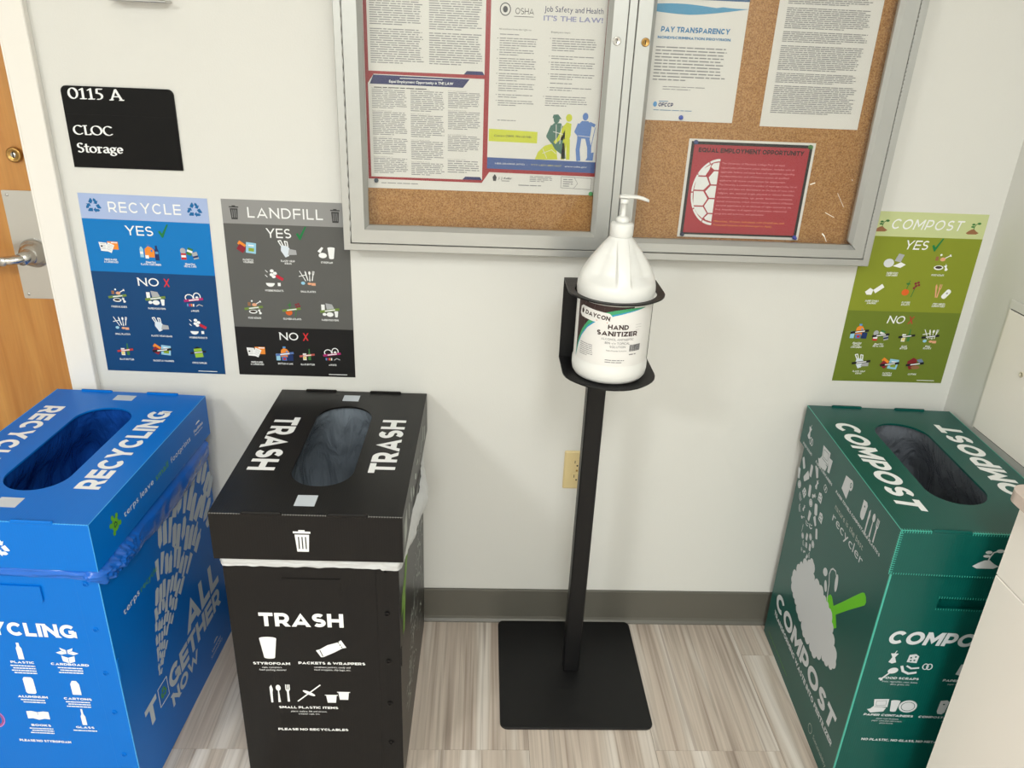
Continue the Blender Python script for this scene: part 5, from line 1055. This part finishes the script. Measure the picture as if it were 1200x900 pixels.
bag_inside(t2, crinkle(M('charcoal_film', (118, 124, 132), .20, spec=.8)), 21).obj('bag_interior', t2)

# ================================================================ SANITIZER STAND AND BOTTLE
SXC = .2555
t = thing('sanitizer_stand', 'black metal floor stand with square base holding the hand sanitizer bottle', 'stand', (SXC, -.195, 0))
blk2 = M('stand_powder_coat', (19, 19, 20), .40, spec=.3, bump=.2, bscale=1200)
g = G(); pl_ = rr(.190, .193, .019, 6, 0, -.007)
g.grid([[(x, y, .0) for x, y in pl_], [(x, y, .0045) for x, y in pl_], [(x*.9965, -.007+(y+.007)*.9965, .0055) for x, y in pl_]], blk2, True, False, True, True); g.obj('base_plate', t)
g = G(); g.box(-.018, .0235, -.012, .026, .0055, .95, blk2, .0025); g.obj('pole', t)
# holder: back plate folding forward into a lower shelf and an upper ring
YB = -.0125; ZL, ZU, HW = .915, 1.096, .0975; TH = .003; CXH = .0085
g = G(); g.box(CXH-HW-.0, CXH+HW, YB-TH, YB, ZL, ZU, blk2, .0012); g.obj('back_plate', t)
def deep(): # outline of shelf seen from above, y negative to the front
    h = [(0, .176), (.018, .1745), (.034, .170), (.050, .162), (.064, .151), (.076, .139), (.085, .128), (.0925, .114), (.0965, .099), (.0975, .085)]
    return [(CXH-HW, YB)]+[(CXH-x, YB-y) for x, y in h[::-1]]+[(CXH+x, YB-y) for x, y in h[1:]]+[(CXH+HW, YB)]
g = G(); g.prism(deep(), 2, ZL, ZL+TH, blk2); g.obj('lower_shelf', t)
BCX, BCY = .0080, -.0950
g = G(); o_ = deep(); n = 72
hole_ = [(BCX+.0825*cos(2*PI*i/n), BCY+.0825*sin(2*PI*i/n)) for i in range(n)]
def hitp(dx, dy):
    best = None
    for (ax, ay), (bx, by) in zip(o_, o_[1:]+o_[:1]):
        ex, ey = bx-ax, by-ay; den = dx*ey-dy*ex
        if abs(den) < 1e-12: continue
        tt_ = ((ax-BCX)*ey-(ay-BCY)*ex)/den; u = ((ax-BCX)*dy-(ay-BCY)*dx)/den
        if tt_ > 0 and -1e-6 <= u <= 1+1e-6 and (best is None or tt_ > best): best = tt_
    return (BCX+dx*max(best, .0845), BCY+dy*max(best, .0845))
outp = [hitp(cos(2*PI*i/n), sin(2*PI*i/n)) for i in range(n)]
g.grid([[(x, y, ZU) for x, y in hole_], [(x, y, ZU) for x, y in outp], [(x, y, ZU-TH) for x, y in outp], [(x, y, ZU-TH) for x, y in hole_], [(x, y, ZU) for x, y in hole_]], blk2, True, False); g.obj('upper_ring', t)
# bottle
BX, BYY, BZ = SXC+BCX, -.195+BCY, ZL+TH
t = thing('sanitizer_bottle', 'white gallon hand sanitizer pump bottle standing in the black holder', 'bottle', (BX, BYY, BZ))
prof = [(0, .004), (.050, .0025), (.064, 0), (.0715, .003), (.0762, .010), (.0778, .020), (.0778, .033), (.0760, .038), (.0758, .045), (.0758, .165), (.0768, .172), (.0785, .178), (.0788, .186), (.0780, .196), (.0755, .207), (.0715, .218), (.0655, .229), (.0580, .241), (.0495, .253), (.0405, .265), (.0320, .276), (.0245, .285), (.0205, .289), (.0195, .296), (.0, .2965)]
def dfm(a, z):
    if z < .203 or z > .288: return 1
    th = abs((math.degrees(a)+90+180-2) % 360-180); s = min(1, (z-.203)/.016)*min(1, (.288-z)/.03)
    f = lambda u: (lambda u: u*u*(3-2*u))(min(1, max(0, u)))
    rr_ = .0105/(.0755-(z-.203)*.6)*57.3
    return 1-.20*s*f((th-rr_)/6)*f((85-th)/38)
P2 = []
for (r0, z0), (r1, z1) in zip(prof, prof[1:]):
    k = 4 if .19 < z0 < .289 else 1; P2 += [(r0+(r1-r0)*i/k, z0+(z1-z0)*i/k) for i in range(k)]
g = G(); g.lathe(P2+[prof[-1]], (0, 0, 0), white_pl, 240, 2, True, dfm); g.obj('jug', t)
g = G(); prf = [(.0205, .2905), (.0222, .292)]
g.lathe([(.0212, .2890), (.0224, .2905), (.0224, .3120), (.0210, .3150), (.0140, .3165), (.0, .3165)], (0, 0, 0), white_pl, 60, 2, True, lambda a, z: 1+(.014*cos(a*30) if .2904 < z < .313 else 0)); g.obj('cap', t)
g = G(); g.lathe([(.0130, .316), (.0130, .3225), (.0105, .3265), (.0062, .328), (.0048, .3285), (.0048, .3520), (.0075, .3525), (.0082, .3535), (.0082, .3600), (.0070, .3612), (0, .3612)], (0, 0, 0), white_pl, 36); pump = g.obj('pump', t)
g = G(); path = [(-.0105, 0, .3650), (0, 0, .3655), (.012, 0, .3655), (.024, 0, .3650), (.036, -.0005, .3625), (.047, -.001, .3585)]; rd = [.0062, .0092, .0068, .0055, .0046, .0036]; rows = []
for (x, y, z), r in zip(path, rd): rows.append([(x, y+r*cos(2*PI*k/16)*(1.15 if x < .013 else 1), z+min(r, .0045)*.8*sin(2*PI*k/16)) for k in range(16)])
g.grid(rows, white_pl, True, True, True, True); g.obj('spout', pump)
# label wrapped on the jug
RL = .0760
mp = lambda a, b, h: ((RL+h)*sin(a/RL), -(RL+h)*cos(a/RL), b)
g = G(); lab = M('label_paper', (226, 225, 222), .4)
g.grid([[mp(-.098+.196*i/60, b, .0002) for i in range(61)] for b in (.043, .168)], lab, False, True); label = g.obj('label', t)
P = Pr(mp)
cur = [(-.098, .047), (-.090, .078), (-.080, .100), (-.066, .1200), (-.050, .1340), (-.032, .1445), (-.010, .1525), (.012, .1580), (.034, .1615), (.056, .1635)]
def cv(a, k=0):
    for (x0, y0), (x1, y1) in zip(cur, cur[1:]):
        if x0 <= a <= x1: return y0+(y1-y0)*(a-x0)/(x1-x0)
    return cur[-1][1]
BRW = ink((62, 46, 44)); G1_ = ink((70, 160, 110)); T1_ = ink((56, 150, 190)); n = 60
for i in range(n):
    a0 = -.098+.154*i/n; a1 = -.098+.154*(i+1)/n; w0 = (1-((i/n))**3); w1 = (1-(((i+1)/n))**3); c0, c1 = cv(a0), cv(a1); gr0, gr1 = .0088*w0+.0005, .0088*w1+.0005
    if c0+gr0 < .1675: P.poly([(a0, c0+gr0), (a1, min(.168, c1+gr1)), (a1, .168), (a0, .168)], BRW) if a1 < .030 else None
    P.poly([(a0, c0), (a1, c1), (a1, min(.168, c1+gr1)), (a0, min(.168, c0+gr0))], G1_, 1)
    P.poly([(a0, c0-.0042*w0), (a1, c1-.0042*w1), (a1, c1), (a0, c0)], T1_, 1)
P.obj('swoosh_print', label)
P = Pr(mp); bd = rr(.0365, .0120, .0045, 4)
for k in range(12):   # badge in narrow strips so that it follows the curve
    x0, x1 = -.0365+.073*k/12, -.0365+.073*(k+1)/12; f = lambda x: .0120-(.0045-math.sqrt(max(0, .0045**2-max(0, abs(x)-.032)**2)))
    P.at(-.0520, .1440, 1, -5).poly([(x0, -f(x0)), (x1, -f(x1)), (x1, f(x1)), (x0, f(x0))], lab, 3)
Q = P.at(-.0520, .1440, 1, -5); Q.text('DAYCON', -.0215, .0330, -.0030, .0088, BRW, 1, .05, 4, .14); Q.poly([(-.031, -.004), (-.027, -.004), (-.0255, .002), (-.029, .008), (-.0325, .002)], BRW, 4); Q.rect(.006, .030, -.0080, -.0066, ink((200, 120, 90)), 4); P.obj('badge', label)
P = Pr(mp); P.text('HAND', -.0215, .0195, .1215, .0098, BRW, 1, 0, 2, .16); P.text('SANITIZER', -.0430, .0400, .1075, .0100, BRW, 1, 0, 2, .16)
gy = ink((120, 120, 124)); P.text('ALCOHOL ANTISEPTIC', -.0330, .0330, .0985, .0046, gy, 0, 0, 2); P.text('80% v/v TOPICAL', -.0250, .0250, .0905, .0046, gy, 0, 0, 2); P.text('SOLUTION', -.0150, .0165, .0830, .0046, gy, 0, 0, 2)
P.text('Non-Sterile Solution', -.0210, .0200, .0755, .0028, gy, 0, 0, 2); P.obj('lettering', label)
P = Pr(mp); P.para(-.0830, -.0480, .0560, .0840, 7, gy, 5, 1, .3, 0, .6, .008); P.para(-.022, .020, .0500, .0590, 2, gy, 6, 1, .35, 0, .8, .01); P.para(.026, .052, .0660, .0710, 1, gy, 7, 1); P.para(.035, .050, .118, .134, 3, ink((196, 196, 196)), 9, 1, .2)
R = random.Random(1); x = .0255
while x < .0510: b_ = R.choice((.0005, .0009, .0014)); P.rect(x, x+b_, .0750, .0890, TXD, 1); x += b_+R.choice((.0006, .0009))
P.obj('fine_print', label)['kind'] = 'stuff'
